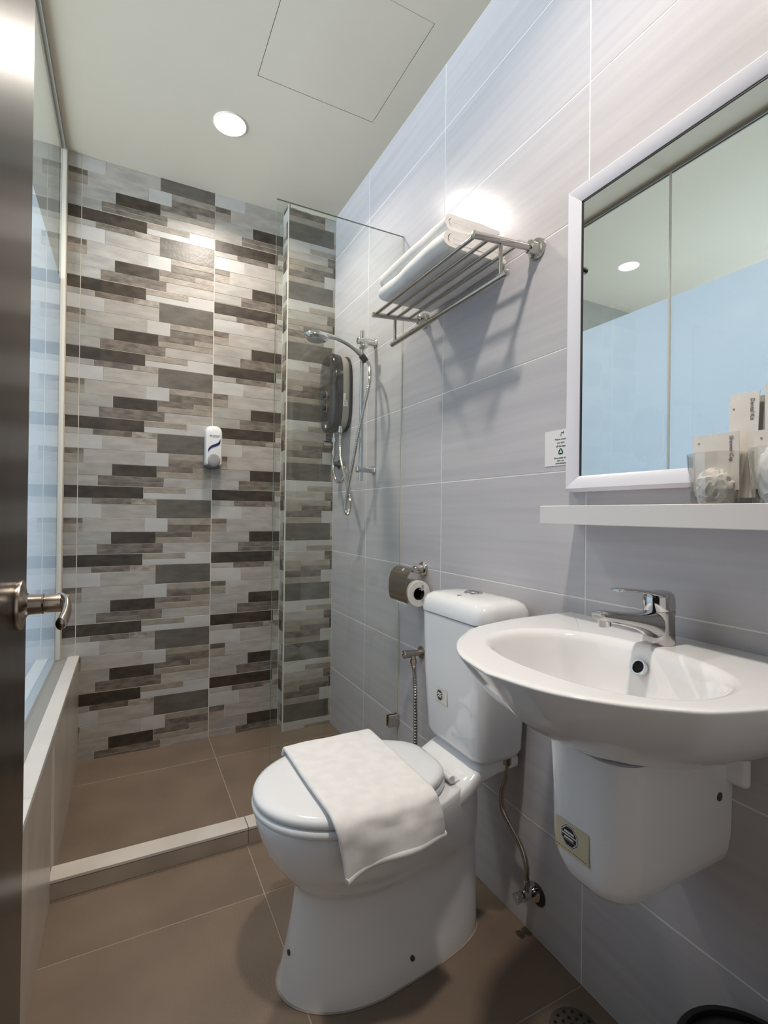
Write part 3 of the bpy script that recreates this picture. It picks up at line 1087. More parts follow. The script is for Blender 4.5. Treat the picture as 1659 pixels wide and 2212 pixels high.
# ------------------------------------------------------------------ tray shelf under the mirror
SY0, SY1, SX0 = 0.25, 0.842, 0.826
SZ0, SZ1 = 1.061, 1.101
SO = (0.885, (SY0 + SY1) / 2, SZ0)
shelf = thing('tray_shelf', 'long shallow white tray shelf on the wall under the mirror', 'shelf', SO)
for nm, lo, hi in [('front_lip', (SX0, SY0, SZ0), (SX0 + 0.006, SY1, SZ1)), ('side_lip', (SX0 + 0.006, SY1 - 0.006, SZ0), (XR - 0.0005, SY1, SZ1)), ('side_lip', (SX0 + 0.006, SY0, SZ0), (XR - 0.0005, SY0 + 0.006, SZ1)),
                   ('tray_floor', (SX0 + 0.006, SY0 + 0.006, SZ0), (XR - 0.0005, SY1 - 0.006, SZ0 + 0.012)), ('back_lip', (XR - 0.006, SY0 + 0.006, SZ0 + 0.012), (XR - 0.0005, SY1 - 0.006, SZ1))]:
    b = B(SO)
    b.rbox(lo, hi, 0.0012, 1)
    b.done(nm, 'shelf_white', shelf, 30)
TZ = SZ0 + 0.0125


def tumbler(cx, cy, label):
    t = thing('tumbler', label, 'glass', (cx, cy, TZ), 'tumblers on the shelf')
    b = B((cx, cy, TZ))
    b.lathe([(0, 0.030), (0.003, 0.0345), (0.05, 0.0385), (0.112, 0.0435), (0.1132, 0.0430), (0.1125, 0.0418), (0.05, 0.0368), (0.010, 0.0330), (0.009, 0.004)], (cx, cy, TZ), (0, 0, 1), 40)
    b.done('tumbler_wall', 'tumbler_glass', t, 50)
    return t


tumbler(0.884, 0.496, 'clear glass tumbler holding a crumpled wrapper, left one on the shelf')
tumbler(0.884, 0.400, 'clear glass tumbler holding a round white cap packet, right one on the shelf')


def crumple(name, c, r, sq, label, seed, m='paper_white', top=0.0):
    bm = bmesh.new()
    bmesh.ops.create_icosphere(bm, subdivisions=4, radius=1.0)
    for v in bm.verts:
        d = v.co.normalized()
        a = abs(noise.noise(d * 3.6 + Vector((seed + 4, 0, 0)))) * 0.24 + abs(noise.noise(d * 9 + Vector((seed, 3, 0)))) * 0.07
        k = 1.0 - a
        v.co = Vector((d.x * r[0] * k, d.y * r[1] * k, d.z * r[2] * k))
    o = obj(name, bm, m, None, 30, c)
    return tag(o, label, 'packet')


crumple('wrapper', (0.884, 0.496, TZ + 0.053), (0.031, 0.033, 0.040), 1, 'crumpled white wrapper stuffed into the left tumbler', 2.0)
crumple('wrapper', (0.884, 0.400, TZ + 0.070), (0.032, 0.034, 0.056), 1, 'round white wrapped packet bulging out of the right tumbler', 9.0)


def packet(name, y0, y1, z0, z1, x, tilt, lean, label, text, tside, mark, m='paper_white', skew=0.0):
    """flat paper sachet standing on edge, facing -x, rotated about its lower corner"""
    cy = (y0 + y1) / 2
    org = (x, cy, z0)
    t = thing(name, label, 'packet', org)
    hw, h = (y1 - y0) / 2, z1 - z0
    M = Matrix.Translation(Vector(org)) @ Matrix.Rotation(tilt, 4, 'X') @ Matrix.Rotation(lean, 4, 'Y')
    b = B(org)
    nx, nzv = 8, 10
    fr, bk = [], []
    for j in range(nzv + 1):
        ra, rb = [], []
        for i in range(nx + 1):
            u, v = i / nx, j / nzv
            yy = hw - 2 * hw * u + skew * v
            e = math.sin(u * PI) * math.sin(v * PI)
            bul = 0.0008 * e + 0.0003 * nz(u * 3, v * 3, y0 * 10) * (0.3 + e)
            ra.append(b.v(M @ Vector((-0.0006 - bul, yy, v * h))))
            rb.append(b.v(M @ Vector((0.0006 + bul * 0.6, yy, v * h))))
        fr.append(ra)
        bk.append(rb)
    for j in range(nzv):
        for i in range(nx):
            b.bm.faces.new((fr[j][i], fr[j][i + 1], fr[j + 1][i + 1], fr[j + 1][i]))
            b.bm.faces.new((bk[j][i], bk[j + 1][i], bk[j + 1][i + 1], bk[j][i + 1]))
    for j in range(nzv):
        for i in (0, nx):
            b.bm.faces.new((fr[j][i], fr[j + 1][i], bk[j + 1][i], bk[j][i]))
    for i in range(nx):
        for j in (0, nzv):
            b.bm.faces.new((fr[j][i], bk[j][i], bk[j][i + 1], fr[j][i + 1]))
    b.done('sachet', m, t, 50)
    if text:
        # text runs downwards along one edge
        p = M @ Vector((-0.0016, -hw * tside + skew * 0.8, h * 0.94))
        R3 = M.to_3x3()
        mt = Matrix.Translation(-Vector(org)) @ frame_mtx(p, R3 @ Vector((0, 0, -1)), R3 @ Vector((0, -1, 0)))
        text_bm(text, 0.0085, mt, 0.0003, 'print_grey', 'lettering', t, 'LEFT')
    if mark:
        b = B(org)
        c = M @ Vector((-0.0009, hw * 0.72 + skew * 0.85, h * 0.86))
        b.lathe([(0, 0.0017), (0.0004, 0.0017)], c, (-1, 0, 0), 10)
        b.done('emblem', 'plastic_grey', t, 0)
    return t


packet('dental_sachet', 0.442, 0.486, 1.112, 1.284, 0.896, 0.0, 0.02, 'white sachet lettered Dental Kit, leftmost of the tall sachets', 'Dental Kit', 0.45, True, skew=-0.004)
packet('dental_sachet', 0.418, 0.452, 1.098, 1.277, 0.905, 0.0, 0.02, 'greyish sachet lettered Dental Kit, between two whiter tall sachets', 'Dental Kit', 0.35, False, 'paper_grey', 0.0)
packet('dental_sachet', 0.384, 0.428, 1.112, 1.293, 0.896, 0.0, 0.02, 'tallest white sachet, at the right end of the tall sachets', None, 0, True, skew=0.003)
packet('shower_sachet', 0.459, 0.533, 1.125, 1.220, 0.884, 0.0, -0.03, 'wide white sachet lettered Shower Cap in the left tumbler', 'Shower Cap', 0.62, True)
packet('shower_sachet', 0.363, 0.437, 1.125, 1.217, 0.884, 0.0, -0.03, 'wide white sachet in the right tumbler', None, 0, True)

# ------------------------------------------------------------------ notice on the wall
NO = (XR, 0.902, 1.203)
sign = thing('wall_notice', 'small white notice about turning off taps, stuck beside the mirror', 'notice', NO)
b = B(NO)
b.box((XR - 0.0010, 0.8575, 1.203), (XR - 0.0002, 0.945, 1.291))
sheet = b.done('notice_sheet', 'sticker_white', sign, 0)
WX, WY = (0, -1, 0), (0, 0, 1)
cyn = 0.893


def wall_text(s, y, z, size):
    text_bm(s, size, Matrix.Translation(-Vector(NO)) @ frame_mtx((XR - 0.0013, y, z), WX, WY), 0.0003, 'print_black', 'lettering', sheet)


for s_, z_, k_ in (('Please ensure', 1.2655, .0068), ('you turn', 1.2570, .0068), ('off the taps', 1.2485, .0068), ('Save water and', 1.2195, .0068), ('save our', 1.2130, .0065), ('environment', 1.2065, .0065)):
    wall_text(s_, cyn, z_, k_)
b = B(NO)
PN = lambda u, v: (XR - 0.0013, cyn - u, 1.2365 + v)
for k in range(3):
    ca = PI / 2 + k * 2 * PI / 3
    R = lambda u, v: (u * math.cos(ca - PI / 2) - v * math.sin(ca - PI / 2), u * math.sin(ca - PI / 2) + v * math.cos(ca - PI / 2))
    for pl in ([(-.0062, .0020), (-.0026, .0084), (.0026, .0084), (.0008, .0050), (-.0008, .0050), (-.0032, .0004)], [(.0026, .0084), (.0062, .0022), (.0074, .0030), (.0056, -.0012), (.0018, .0004), (.0032, .0008), (.0008, .0050)]):
        b.poly([PN(*R(u, v)) for u, v in pl])
o = b.done('recycling_mark', 'print_green', sheet, 0)
b = B(NO)
PT = lambda u, v: (XR - 0.0013, cyn - 0.001 - u, 1.2775 + v)
b.poly([PT(*q) for q in [(.008, .001), (.008, .009), (.0065, .009), (.0060, .0062), (.001, .0062), (-.0015, .0035), (.001, .003), (.002, .0042), (.006, .0036)]])
b.poly([PT(*q) for q in [(-.0010, .002), (-.0022, .002), (-.0026, -.0035), (-.0012, -.0035)]])
b.poly([PT(*q) for q in [(.0008, .002), (.0002, .002), (.0004, -.0035), (.0012, -.0035)]])
b.done('tap_mark', 'print_black', sheet, 0)

# ------------------------------------------------------------------ towel rack
RO = (XR, 1.25, 1.77)
rack = thing('towel_rack', 'polished steel towel rack of parallel bars with a lower rail, on the tiled wall', 'towel rack', RO)
RZ = 1.765
YA, YBk = 0.978, 1.532
ARMX = 0.737
armz = lambda x: 1.757 + (x - ARMX) / (XR - ARMX) * 0.016
for ya in (YA, YBk):
    b = B(RO)
    b.lathe([(0, 0.0275), (0.006, 0.0275), (0.010, 0.0255), (0.012, 0.0185), (0.030, 0.0165), (0.031, 0.0150)], (XR - 0.0003, ya, armz(XR)), (-1, 0, 0), 32)
    b.done('wall_flange', 'steel', rack, 40)
    b = B(RO)
    b.tube([(0.925, ya, armz(0.925)), (ARMX, ya, armz(ARMX))], 0.0088, 16)
    b.lathe([(0, 0.0092), (0.003, 0.0092), (0.0035, 0.007)], (ARMX + 0.001, ya, armz(ARMX)), (-1, 0, 0), 16)
    b.done('arm', 'steel', rack, 40)
    b = B(RO)
    b.tube([(0.822, ya + 0.002, armz(0.822)), (0.822, ya + 0.002, 1.676)], 0.0052, 12)
    b.done('drop_post', 'steel', rack, 40)
for x in (0.748, 0.790, 0.834, 0.880):
    b = B(RO)
    b.tube([(x, YA - 0.002, armz(x) + 0.004), (x, YBk + 0.002, armz(x) + 0.004)], 0.0056, 12)
    b.done('shelf_bar', 'steel', rack, 40)
b = B(RO)
b.tube([(0.822, 0.958, 1.675), (0.822, 1.550, 1.675)], 0.0085, 16)
b.lathe([(0, 0.0088), (0.004, 0.0088), (0.005, 0.007)], (0.822, 0.959, 1.675), (0, -1, 0), 16)
b.lathe([(0, 0.0088), (0.004, 0.0088), (0.005, 0.007)], (0.822, 1.549, 1.675), (0, 1, 0), 16)
b.done('towel_rail', 'steel', rack, 40)


def ribbon(path, th):
    """2-D strip of thickness th following path (x,z): closed outline"""
    n = len(path)
    nr = []
    for i in range(n):
        t = (Vector(path[min(i + 1, n - 1)]) - Vector(path[max(i - 1, 0)])).normalized()
        nr.append(Vector((-t.y, t.x)))
    A = [Vector(p) + nr[i] * th / 2 for i, p in enumerate(path)]
    D = [Vector(p) - nr[i] * th / 2 for i, p in enumerate(path)]
    t0 = (Vector(path[0]) - Vector(path[1])).normalized() * th * 0.4
    t1 = (Vector(path[-1]) - Vector(path[-2])).normalized() * th * 0.4
    return A + [Vector(path[-1]) + t1] + D[::-1] + [Vector(path[0]) + t0]


def folded_towel(z0, hgt, xf, xb, y0, y1, seed, label):
    o_ = (0.83, (y0 + y1) / 2, z0)
    t = thing('bath_towel', label, 'towel', o_, 'folded towels on the rack')
    th = hgt * 0.26
    r = (hgt - th) / 2
    zc = z0 + hgt / 2

    def upath(x_front, rr, xe_low, xe_top):
        p = [(xe_low - (xe_low - x_front - rr) * k / 8, zc - rr) for k in range(9)]
        p += [(x_front + rr - rr * math.sin(a), zc - rr * math.cos(a)) for a in [PI * k / 10 for k in range(1, 10)]]
        p += [(x_front + rr + (xe_top - x_front - rr) * k / 8, zc + rr) for k in range(9)]
        return p
    for nm, pth in (('outer_fold', upath(xf + th / 2, r, xb, xb - 0.012)), ('inner_fold', upath(xf + th * 1.7, th * 0.5, xb - 0.006, xb - 0.02))):
        out = ribbon(pth, th * 0.97)
        b = B(o_)
        rings = []
        ny = 26
        for j in range(ny + 1):
            v = j / ny
            y = y0 + (y1 - y0) * v
            e = min(v, 1 - v)
            sh = 1.0 - 0.05 * math.exp(-e * 60)
            ring = []
            for p in out:
                dx = 0.004 * nz(v * 3 + seed, p.y * 20, p.x * 6) - (0.006 * nz(v * 2, seed, 4) if p.x < 0.8 else 0)
                dz = 0.0022 * nz(p.x * 14, v * 5, seed) * 1.0
                sag = -0.004 * math.sin(v * PI) * 0 + 0
                yy = y + (0.004 * nz(p.x * 18, p.y * 60, seed + 5) if j in (0, ny) else 0)
                ring.append(Vector((p.x + dx, yy, zc + (p.y - zc) * sh + dz + sag)))
            rings.append(ring)
        b.loft(rings)
        b.done(nm, 'towel', t, 70)
    return t


folded_towel(1.7785, 0.048, 0.722, 0.928, 1.086, 1.468, 1.0, 'white folded bath towel lying directly on the rack bars')
folded_towel(1.8285, 0.046, 0.732, 0.926, 1.096, 1.482, 6.0, 'white folded bath towel on top of the other folded towel')

# ------------------------------------------------------------------ shower: slide rail, hand shower, hose, heater, valve
YR_ = 1.937
GO = (XR, YR_, 1.22)
rail = thing('shower_rail', 'vertical chrome shower slide rail on the tiled wall', 'shower rail', GO)
b = B(GO)
b.tube([(0.881, YR_, 1.218), (0.881, YR_, 1.856)], 0.0088, 18)
b.done('rail_rod', 'chrome', rail, 40)
for z, nm in ((1.813, 'top_bracket'), (1.268, 'bottom_bracket')):
    b = B(GO)
    b.lathe([(0, 0.0180), (0.004, 0.0185), (0.007, 0.0150), (0.040, 0.0140), (0.074, 0.0140), (0.076, 0.0150), (0.082, 0.0150), (0.085, 0.012)], (XR - 0.0003, YR_, z), (-1, 0, 0), 24)
    b.done(nm, 'chrome', rail, 40)
b = B(GO)
b.lathe([(-0.016, 0.0115), (0.016, 0.0115)], (0.880, YR_ - 0.012, 1.785), (0, 1, 0), 20)
b.lathe([(0, 0.0125), (0.012, 0.0130), (0.014, 0.010)], (0.880, YR_ - 0.022, 1.785), (0, -1, 0), 20)
b.done('slider_knob', 'chrome', rail, 40)

HO = (0.75, 1.91, 1.78)
hs = thing('hand_shower', 'chrome hand shower resting in the slide rail holder with a metal hose', 'hand shower', HO)
b = B(HO)
hp2 = smoothpath([(0.890, 1.918, 1.728), (0.862, 1.917, 1.750), (0.83, 1.914, 1.770), (0.79, 1.911, 1.786), (0.75, 1.908, 1.795), (0.715, 1.906, 1.796), (0.69, 1.905, 1.793)], 5)
rad = [0.0105 - 0.002 * math.sin(PI * i / (len(hp2) - 1)) + 0.006 * max(0, i / (len(hp2) - 1) - 0.75) * 4 for i in range(len(hp2))]
b.tube(hp2, rad, 16)
b.done('handle', 'chrome', hs, 50)
b = B(HO)
ax = Vector((-0.06, 0, -0.998)).normalized()
cen = Vector((0.664, 1.905, 1.792))
tp = Vector((1, 0, 0))
rings = []
for d, rx, ry in ((-0.015, 0.006, 0.005), (-0.0135, 0.022, 0.018), (-0.008, 0.038, 0.030), (0.000, 0.048, 0.038), (0.006, 0.052, 0.041), (0.010, 0.051, 0.041), (0.013, 0.047, 0.037), (0.020, 0.041, 0.032), (0.022, 0.036, 0.028)):
    e1 = Vector((0.998, 0, -0.06))
    e2 = Vector((0, 1, 0))
    rings.append([cen + ax * d + e1 * rx * math.cos(k * PI / 16) + e2 * ry * math.sin(k * PI / 16) for k in range(32)])
b.loft(rings)
shead = b.done('spray_head', 'chrome', hs, 50)
b = B(HO)
b.lathe([(0, 0.034), (0.0025, 0.033)], cen + ax * 0.0205, ax, 28)
b.done('spray_plate', 'plastic_grey', shead, 30)
b = B(HO)
hd_ = Vector((-0.76, 0, 0.65)).normalized()
b.lathe([(0, 0.0115), (0.020, 0.0135), (0.034, 0.0135)], Vector((0.893, 1.918, 1.724)), hd_, 20)
b.done('holder_cone', 'plastic_dark', hs, 40)
hose = smoothpath([(0.893, 2.203, 1.461), (0.893, 2.2, 1.352), (0.892, 2.14, 1.249), (0.885, 2.066, 1.161), (0.882, 2.050, 1.109), (0.88, 2.068, 1.076), (0.875, 2.087, 1.103), (0.868, 2.046, 1.18), (0.862, 1.986, 1.278), (0.857, 1.916, 1.408), (0.858, 1.862, 1.515), (0.866, 1.832, 1.603), (0.880, 1.858, 1.680), (0.894, 1.914, 1.722)], 56)
b = B(HO)
rr = [0.0066 + 0.0005 * (1 if (i // 2) % 2 else -1) for i in range(len(hose))]
b.tube(hose, rr, 9)
b.done('hose', 'steel', hs, 30)

EO = (XR, 2.28, 1.475)
heater = thing('water_heater', 'dark oval electric water heater on the shower wall', 'water heater', EO)


def hring(x, dy, dz, grow=0.0):
    """rounded-oblong outline on a plane x=const; heater centre y 2.28, z 1.66"""
    out = []
    hy, hz = dy, dz
    for k in range(48):
        a = 2 * PI * k / 48
        c, s = math.cos(a), math.sin(a)
        out.append(Vector((x, 2.28 + hy * math.copysign(abs(c) ** (2 / 3.0), c), 1.658 + hz * math.copysign(abs(s) ** (2 / 3.4), s))))
    return out


b = B(EO)
b.loft([hring(XR - 0.0005, 0.100, 0.178), hring(0.938, 0.104, 0.183), hring(0.933, 0.104, 0.183), hring(0.930, 0.098, 0.178)])
b.done('back_plate', 'rubber_black', heater, 50)
b = B(EO)
b.loft([hring(0.9305, 0.097, 0.177), hring(0.92, 0.100, 0.181), hring(0.896, 0.100, 0.184), hring(0.8945, 0.098, 0.181)])
band = b.done('side_band', 'heater_grey', heater, 50)
b = B(EO)
b.loft([hring(0.895, 0.101, 0.187), hring(0.866, 0.101, 0.190), hring(0.854, 0.097, 0.186), hring(0.846, 0.086, 0.172), hring(0.843, 0.065, 0.15), hring(0.842, 0.03, 0.08)])
cover = b.done('front_cover', 'heater_dark', heater, 50)
for z in (1.645, 1.585):
    b = B(EO)
    b.lathe([(-0.004, 0.0205), (0.003, 0.0205), (0.0045, 0.0185), (0.0045, 0.0165), (0.0025, 0.015)], (0.8445, 2.268, z), (-1, 0, 0), 28)
    k = b.done('knob_ring', 'chrome', cover, 40)
    b = B(EO)
    b.lathe([(0, 0.0145), (0.012, 0.0135), (0.014, 0.011)], (0.842, 2.268, z), (-1, 0, 0), 24)
    b.rbox((0.822, 2.264, z - 0.013), (0.834, 2.272, z + 0.013), 0.003, 2)
    b.done('knob', 'heater_dark', cover, 40)
for yy in (2.262, 2.276):
    b = B(EO)
    b.lathe([(0, 0.003), (0.002, 0.003), (0.003, 0.001)], (0.8445, yy, 1.532), (-1, 0, 0), 10)
    b.done('indicator', 'chrome', cover, 40)
b = B(EO)
b.rbox((0.8435, 2.262, 1.490), (0.848, 2.280, 1.510), 0.0008, 1)
b.done('rating_label', 'sticker_white', cover, 0)
for (x0, x1, z0, z1, m_n) in ((0.897, 0.918, 1.585, 1.612, 'sticker_white'), (0.899, 0.916, 1.606, 1.609, 'print_red'), (0.898, 0.909, 1.613, 1.645, 'sticker_clear'), (0.899, 0.916, 1.590, 1.5915, 'print_black'), (0.901, 0.914, 1.597, 1.600, 'print_grey')):
    b = B(EO)
    d = 0.0012 if m_n.startswith('print') else 0.0008
    b.box((x0, 2.1795 - d, z0), (x1, 2.182, z1))
    b.done('warning_label', m_n, band, 0)
b = B(EO)
b.lathe([(0, 0.010), (0.018, 0.010), (0.0185, 0.012), (0.03, 0.012)], (0.893, 2.203, 1.492), (0, 0, -1), 16)
b.done('outlet_nut', 'chrome', heater, 40)
# inlet filter valve and braided hose
VO = (XR, 2.355, 1.334)
vlv = thing('shower_valve', 'chrome inlet valve with a short braided hose under the water heater', 'valve', VO)
b = B(VO)
b.tube([(0.89, 2.273, 1.467), (0.89, 2.275, 1.36)], 0.0085, 14)
b.lathe([(0, 0.013), (0.02, 0.013)], (0.89, 2.274, 1.445), (0, 0, -1), 6)
b.lathe([(0, 0.012), (0.025, 0.012)], (0.89, 2.275, 1.385), (0, 0, -1), 14)
b.done('valve_body', 'steel', vlv, 40)
b = B(VO)
b.lathe([(0, 0.008), (0.012, 0.009), (0.014, 0.0165), (0.046, 0.0175), (0.048, 0.014)], (0.886, 2.276, 1.412), (-1, 0.25, 0), 12)
b.done('filter_knob', 'steel', vlv, 30)
b = B(VO)
b.lathe([(0, 0.024), (0.003, 0.024), (0.006, 0.014), (0.028, 0.012), (0.03, 0.009)], (XR - 0.0003, 2.335, 1.325), (-1, 0, 0), 20)
b.done('wall_elbow', 'rubber_black', vlv, 40)
b = B(VO)
b.tube(smoothpath([(0.89, 2.276, 1.362), (0.889, 2.285, 1.33), (0.889, 2.27, 1.28), (0.892, 2.238, 1.235), (0.903, 2.205, 1.232), (0.912, 2.195, 1.262), (0.918, 2.225, 1.310), (0.920, 2.30, 1.326), (0.920, 2.332, 1.325)], 8), 0.0072, 10)
b.done('braided_hose', 'steel', vlv, 40)

# ------------------------------------------------------------------ soap dispenser on the mosaic wall
DOo = (0.357, YB, 1.285)
soap = thing('soap_dispenser', 'white wall soap dispenser with a navy swoosh and grey push button', 'soap dispenser', DOo)
CXs, Zt, Zb = 0.357, 1.485, 1.300


def soap_ring(y, hw, zt, zb, rt, rb):
    out = []
    for k in range(13):
        a = k * PI / 12
        out.append(Vector((CXs + hw * math.copysign(abs(math.cos(a)) ** 0.8, math.cos(a)), y, zt - rt + rt * math.sin(a) ** 0.8)))
    for k in range(9):
        a = PI + k * PI / 8
        out.append(Vector((CXs + hw * math.copysign(abs(math.cos(a)) ** 0.35, math.cos(a)), y, zb + rb + rb * math.sin(a))))
    return out


b = B(DOo)
b.loft([soap_ring(YB - 0.0012, 0.0375, Zt - 0.004, Zb, 0.034, 0.006), soap_ring(2.480, 0.0385, Zt, Zb - 0.004, 0.036, 0.006), soap_ring(2.455, 0.0380, Zt - 0.002, Zb - 0.002, 0.036, 0.006), soap_ring(2.441, 0.0350, Zt - 0.010, Zb + 0.001, 0.036, 0.006), soap_ring(2.437, 0.028, Zt - 0.022, Zb + 0.012, 0.030, 0.006)])
sbody = b.done('dispenser_body', 'plastic_white', soap, 50)
b = B(DOo)
b.loft([[(CXs + r * 0.0295 * math.cos(k * PI / 12), y, 1.321 + dz + r * (0.030 if math.sin(k * PI / 12) > 0 else 0.026) * math.sin(k * PI / 12)) for k in range(24)] for y, r, dz in ((2.47, 1.0, -0.010), (2.4415, 1.0, -0.005), (2.4365, 0.97, -0.001), (2.4345, 0.88, 0.001), (2.4335, 0.5, 0.002))])
b.done('push_button', 'plastic_grey', soap, 50)
b = B(DOo)
b.rbox((CXs - 0.027, 2.445, 1.283), (CXs + 0.027, YB - 0.004, 1.299), 0.004, 2)
b.done('base_tray', 'plastic_dark', soap, 40)
YD_ = 2.4358
b = B(DOo)
up = smoothpath([(-0.0285, 1.358, 0), (-0.024, 1.376, 0), (-0.010, 1.390, 0), (0.008, 1.398, 0), (0.020, 1.407, 0), (0.0265, 1.420, 0)], 4)
dn = smoothpath([(-0.0255, 1.358, 0), (-0.021, 1.368, 0), (-0.008, 1.379, 0), (0.009, 1.386, 0), (0.0215, 1.393, 0), (0.0270, 1.404, 0), (0.0275, 1.420, 0)], 4)
nq = 24
sw = lambda P_, k: P_[min(int(round(k * (len(P_) - 1) / nq)), len(P_) - 1)]
for k in range(nq):
    a, c, d, e = sw(up, k), sw(up, k + 1), sw(dn, k + 1), sw(dn, k)
    b.poly([(CXs + q.x, YD_ - 0.0006, q.y) for q in (a, c, d, e)])
b.done('swoosh', 'print_navy', sbody, 0)
b = B(DOo)
for x0, x1, z0, z1 in ((-0.022, -0.0185, 0, 0.0085), (-0.0165, -0.0185, 0, 0.0085), (-0.0165, -0.0135, 0, 0.0085), (-0.0095, -0.0125, 0, 0.0085)):
    b.poly([(CXs + x0, YD_ - 0.001, 1.430 + z0), (CXs + x0 + 0.0016, YD_ - 0.001, 1.430 + z0), (CXs + x1 + 0.0016, YD_ - 0.001, 1.430 + z1), (CXs + x1, YD_ - 0.001, 1.430 + z1)])
for k in range(8):
    x0 = -0.0060 + k * 0.0040
    b.poly([(CXs + x0, YD_ - 0.001, 1.4325), (CXs + x0 + 0.003, YD_ - 0.001, 1.4325), (CXs + x0 + 0.003, YD_ - 0.001, 1.4365), (CXs + x0, YD_ - 0.001, 1.4365)])
b.done('maker_print', 'print_black', sbody, 0)
b = B(DOo)
b.poly([(CXs - 0.006, YD_ - 0.001, 1.4285), (CXs + 0.020, YD_ - 0.001, 1.4285), (CXs + 0.020, YD_ - 0.001, 1.4300), (CXs - 0.006, YD_ - 0.001, 1.4300)])
b.done('small_print', 'print_grey', sbody, 0)

# ------------------------------------------------------------------ toilet roll holder and roll
QO = (XR, 1.52, 0.885)
holder = thing('roll_holder', 'steel toilet roll holder with a hinged cover plate on the wall', 'roll holder', QO)
b = B(QO)
b.lathe([(0, 0.0265), (0.006, 0.0265), (0.009, 0.024), (0.011, 0.0165), (0.035, 0.0145), (0.042, 0.011)], (XR - 0.0003, 1.522, 0.885), (-1, 0, 0), 28)
b.done('wall_flange', 'steel', holder, 40)
b = B(QO)
b.tube([(0.903, 1.522, 0.885), (0.878, 1.500, 0.886)], 0.0085, 14)
b.tube([(0.878, 1.478, 0.886), (0.878, 1.585, 0.880)], 0.0060, 14)
b.lathe([(-0.006, 0.008), (0.006, 0.008)], (0.878, 1.478, 0.886), (0, 1, 0), 14)
b.done('pivot', 'steel', holder, 40)
b = B(QO)
b.tube(smoothpath([(0.880, 1.585, 0.878), (0.893, 1.592, 0.860), (0.893, 1.592, 0.832), (0.892, 1.575, 0.822), (0.892, 1.50, 0.822), (0.892, 1.455, 0.822), (0.892, 1.447, 0.828), (0.892, 1.446, 0.840)], 6), 0.0042, 10)
b.done('roll_wire', 'chrome', holder, 40)
b = B(QO)
cov = smoothpath([(0.884, 0.893, 0), (0.868, 0.890, 0), (0.851, 0.876, 0), (0.842, 0.850, 0), (0.840, 0.815, 0), (0.843, 0.790, 0), (0.849, 0.777, 0)], 4)
outer = [Vector((p.x, p.y)) for p in cov]
prof2 = ribbon([(p.x, p.y) for p in outer], 0.0014)
b.loft([[Vector((p.x, y, p.y)) for p in prof2] for y in (1.468, 1.530, 1.592)])
cplate = b.done('cover_plate', 'nickel', holder, 40)
b = B(QO)
b.lathe([(0, 0.0068), (0.0006, 0.0068)], (0.8585, 1.52, 0.886), (-0.75, 0, 0.66), 16)
b.done('cover_hole', 'paper_grey', cplate, 0)
RLO = (0.892, 1.52, 0.815)
roll = thing('toilet_roll', 'white toilet paper roll hanging in the steel holder', 'toilet roll', RLO)
b = B(RLO)
ry0, ry1 = 1.468, 1.570
rc, r1, r0 = (0.8925, 0.8065), 0.0450, 0.0215
rings = []
for y, r in ((ry1 - 0.001, r0), (ry0 + 0.001, r0), (ry0, r0 + 0.001), (ry0, r1 - 0.002), (ry0 + 0.002, r1), (ry1 - 0.002, r1), (ry1, r1 - 0.002), (ry1, r0 + 0.001)):
    rings.append([Vector((rc[0] + r * math.cos(k * PI / 24), y, rc[1] + r * math.sin(k * PI / 24))) for k in range(48)])
b.loft(rings, False, False)
paper = b.done('paper', 'paper_white', roll, 40)
b = B(RLO)
b.loft([[Vector((rc[0] + r * math.cos(k * PI / 16), y, rc[1] + r * math.sin(k * PI / 16))) for k in range(32)] for y, r in ((ry0 + 0.0005, 0.0212), (ry1 - 0.0005, 0.0212), (ry1 - 0.0005, 0.0200), (ry0 + 0.0005, 0.0200), (ry0 + 0.0005, 0.0212))], False, False)
b.done('core', 'core_brown', roll, 40)
b = B(RLO)
sh = smoothpath([(0.8505, 0.800, 0), (0.8505, 0.780, 0), (0.853, 0.766, 0), (0.858, 0.760, 0)], 4)
pr = ribbon([(p.x, p.y) for p in sh], 0.0010)
b.loft([[Vector((p.x, y, p.y + (0.006 * (y - ry0) / 0.1 if p.y < 0.775 else 0))) for p in pr] for y in (ry0 + 0.022, ry0 + 0.05, ry1 - 0.008)])
b.done('loose_sheet', 'paper_white', paper, 40)

# ------------------------------------------------------------------ bidet spray valve and hose beside the toilet
KO = (XR, 1.545, 0.585)
bid = thing('bidet_valve', 'steel stop valve with a ribbed hose on the wall behind the toilet', 'valve', KO)
b = B(KO)
b.lathe([(0, 0.022), (0.004, 0.022), (0.006, 0.0115), (0.03, 0.0105), (0.031, 0.0125), (0.052, 0.0125), (0.053, 0.0140), (0.073, 0.0145), (0.075, 0.0115), (0.070, 0.0105)], (XR - 0.0003, 1.530, 0.586), (-1, 0, 0), 24)
b.done('valve_body', 'nickel', bid, 40)
b = B(KO)
b.lathe([(0, 0.0085), (0.012, 0.0085), (0.0125, 0.0115), (0.028, 0.0115), (0.029, 0.0085), (0.04, 0.008)], (0.905, 1.524, 0.580), (0.0, -0.12, -1), 6)
b.done('hose_nut', 'nickel', bid, 30)
b = B(KO)
hp3 = smoothpath([(0.905, 1.519, 0.545), (0.906, 1.510, 0.48), (0.906, 1.505, 0.38), (0.906, 1.503, 0.28), (0.905, 1.505, 0.18), (0.898, 1.500, 0.12), (0.885, 1.47, 0.10), (0.875, 1.42, 0.13), (0.878, 1.385, 0.20)], 40)
b.tube(hp3, [0.0072 + 0.0009 * (1 if (i // 2) % 2 else -1) for i in range(len(hp3))], 10)
b.done('ribbed_hose', 'steel', bid, 30)

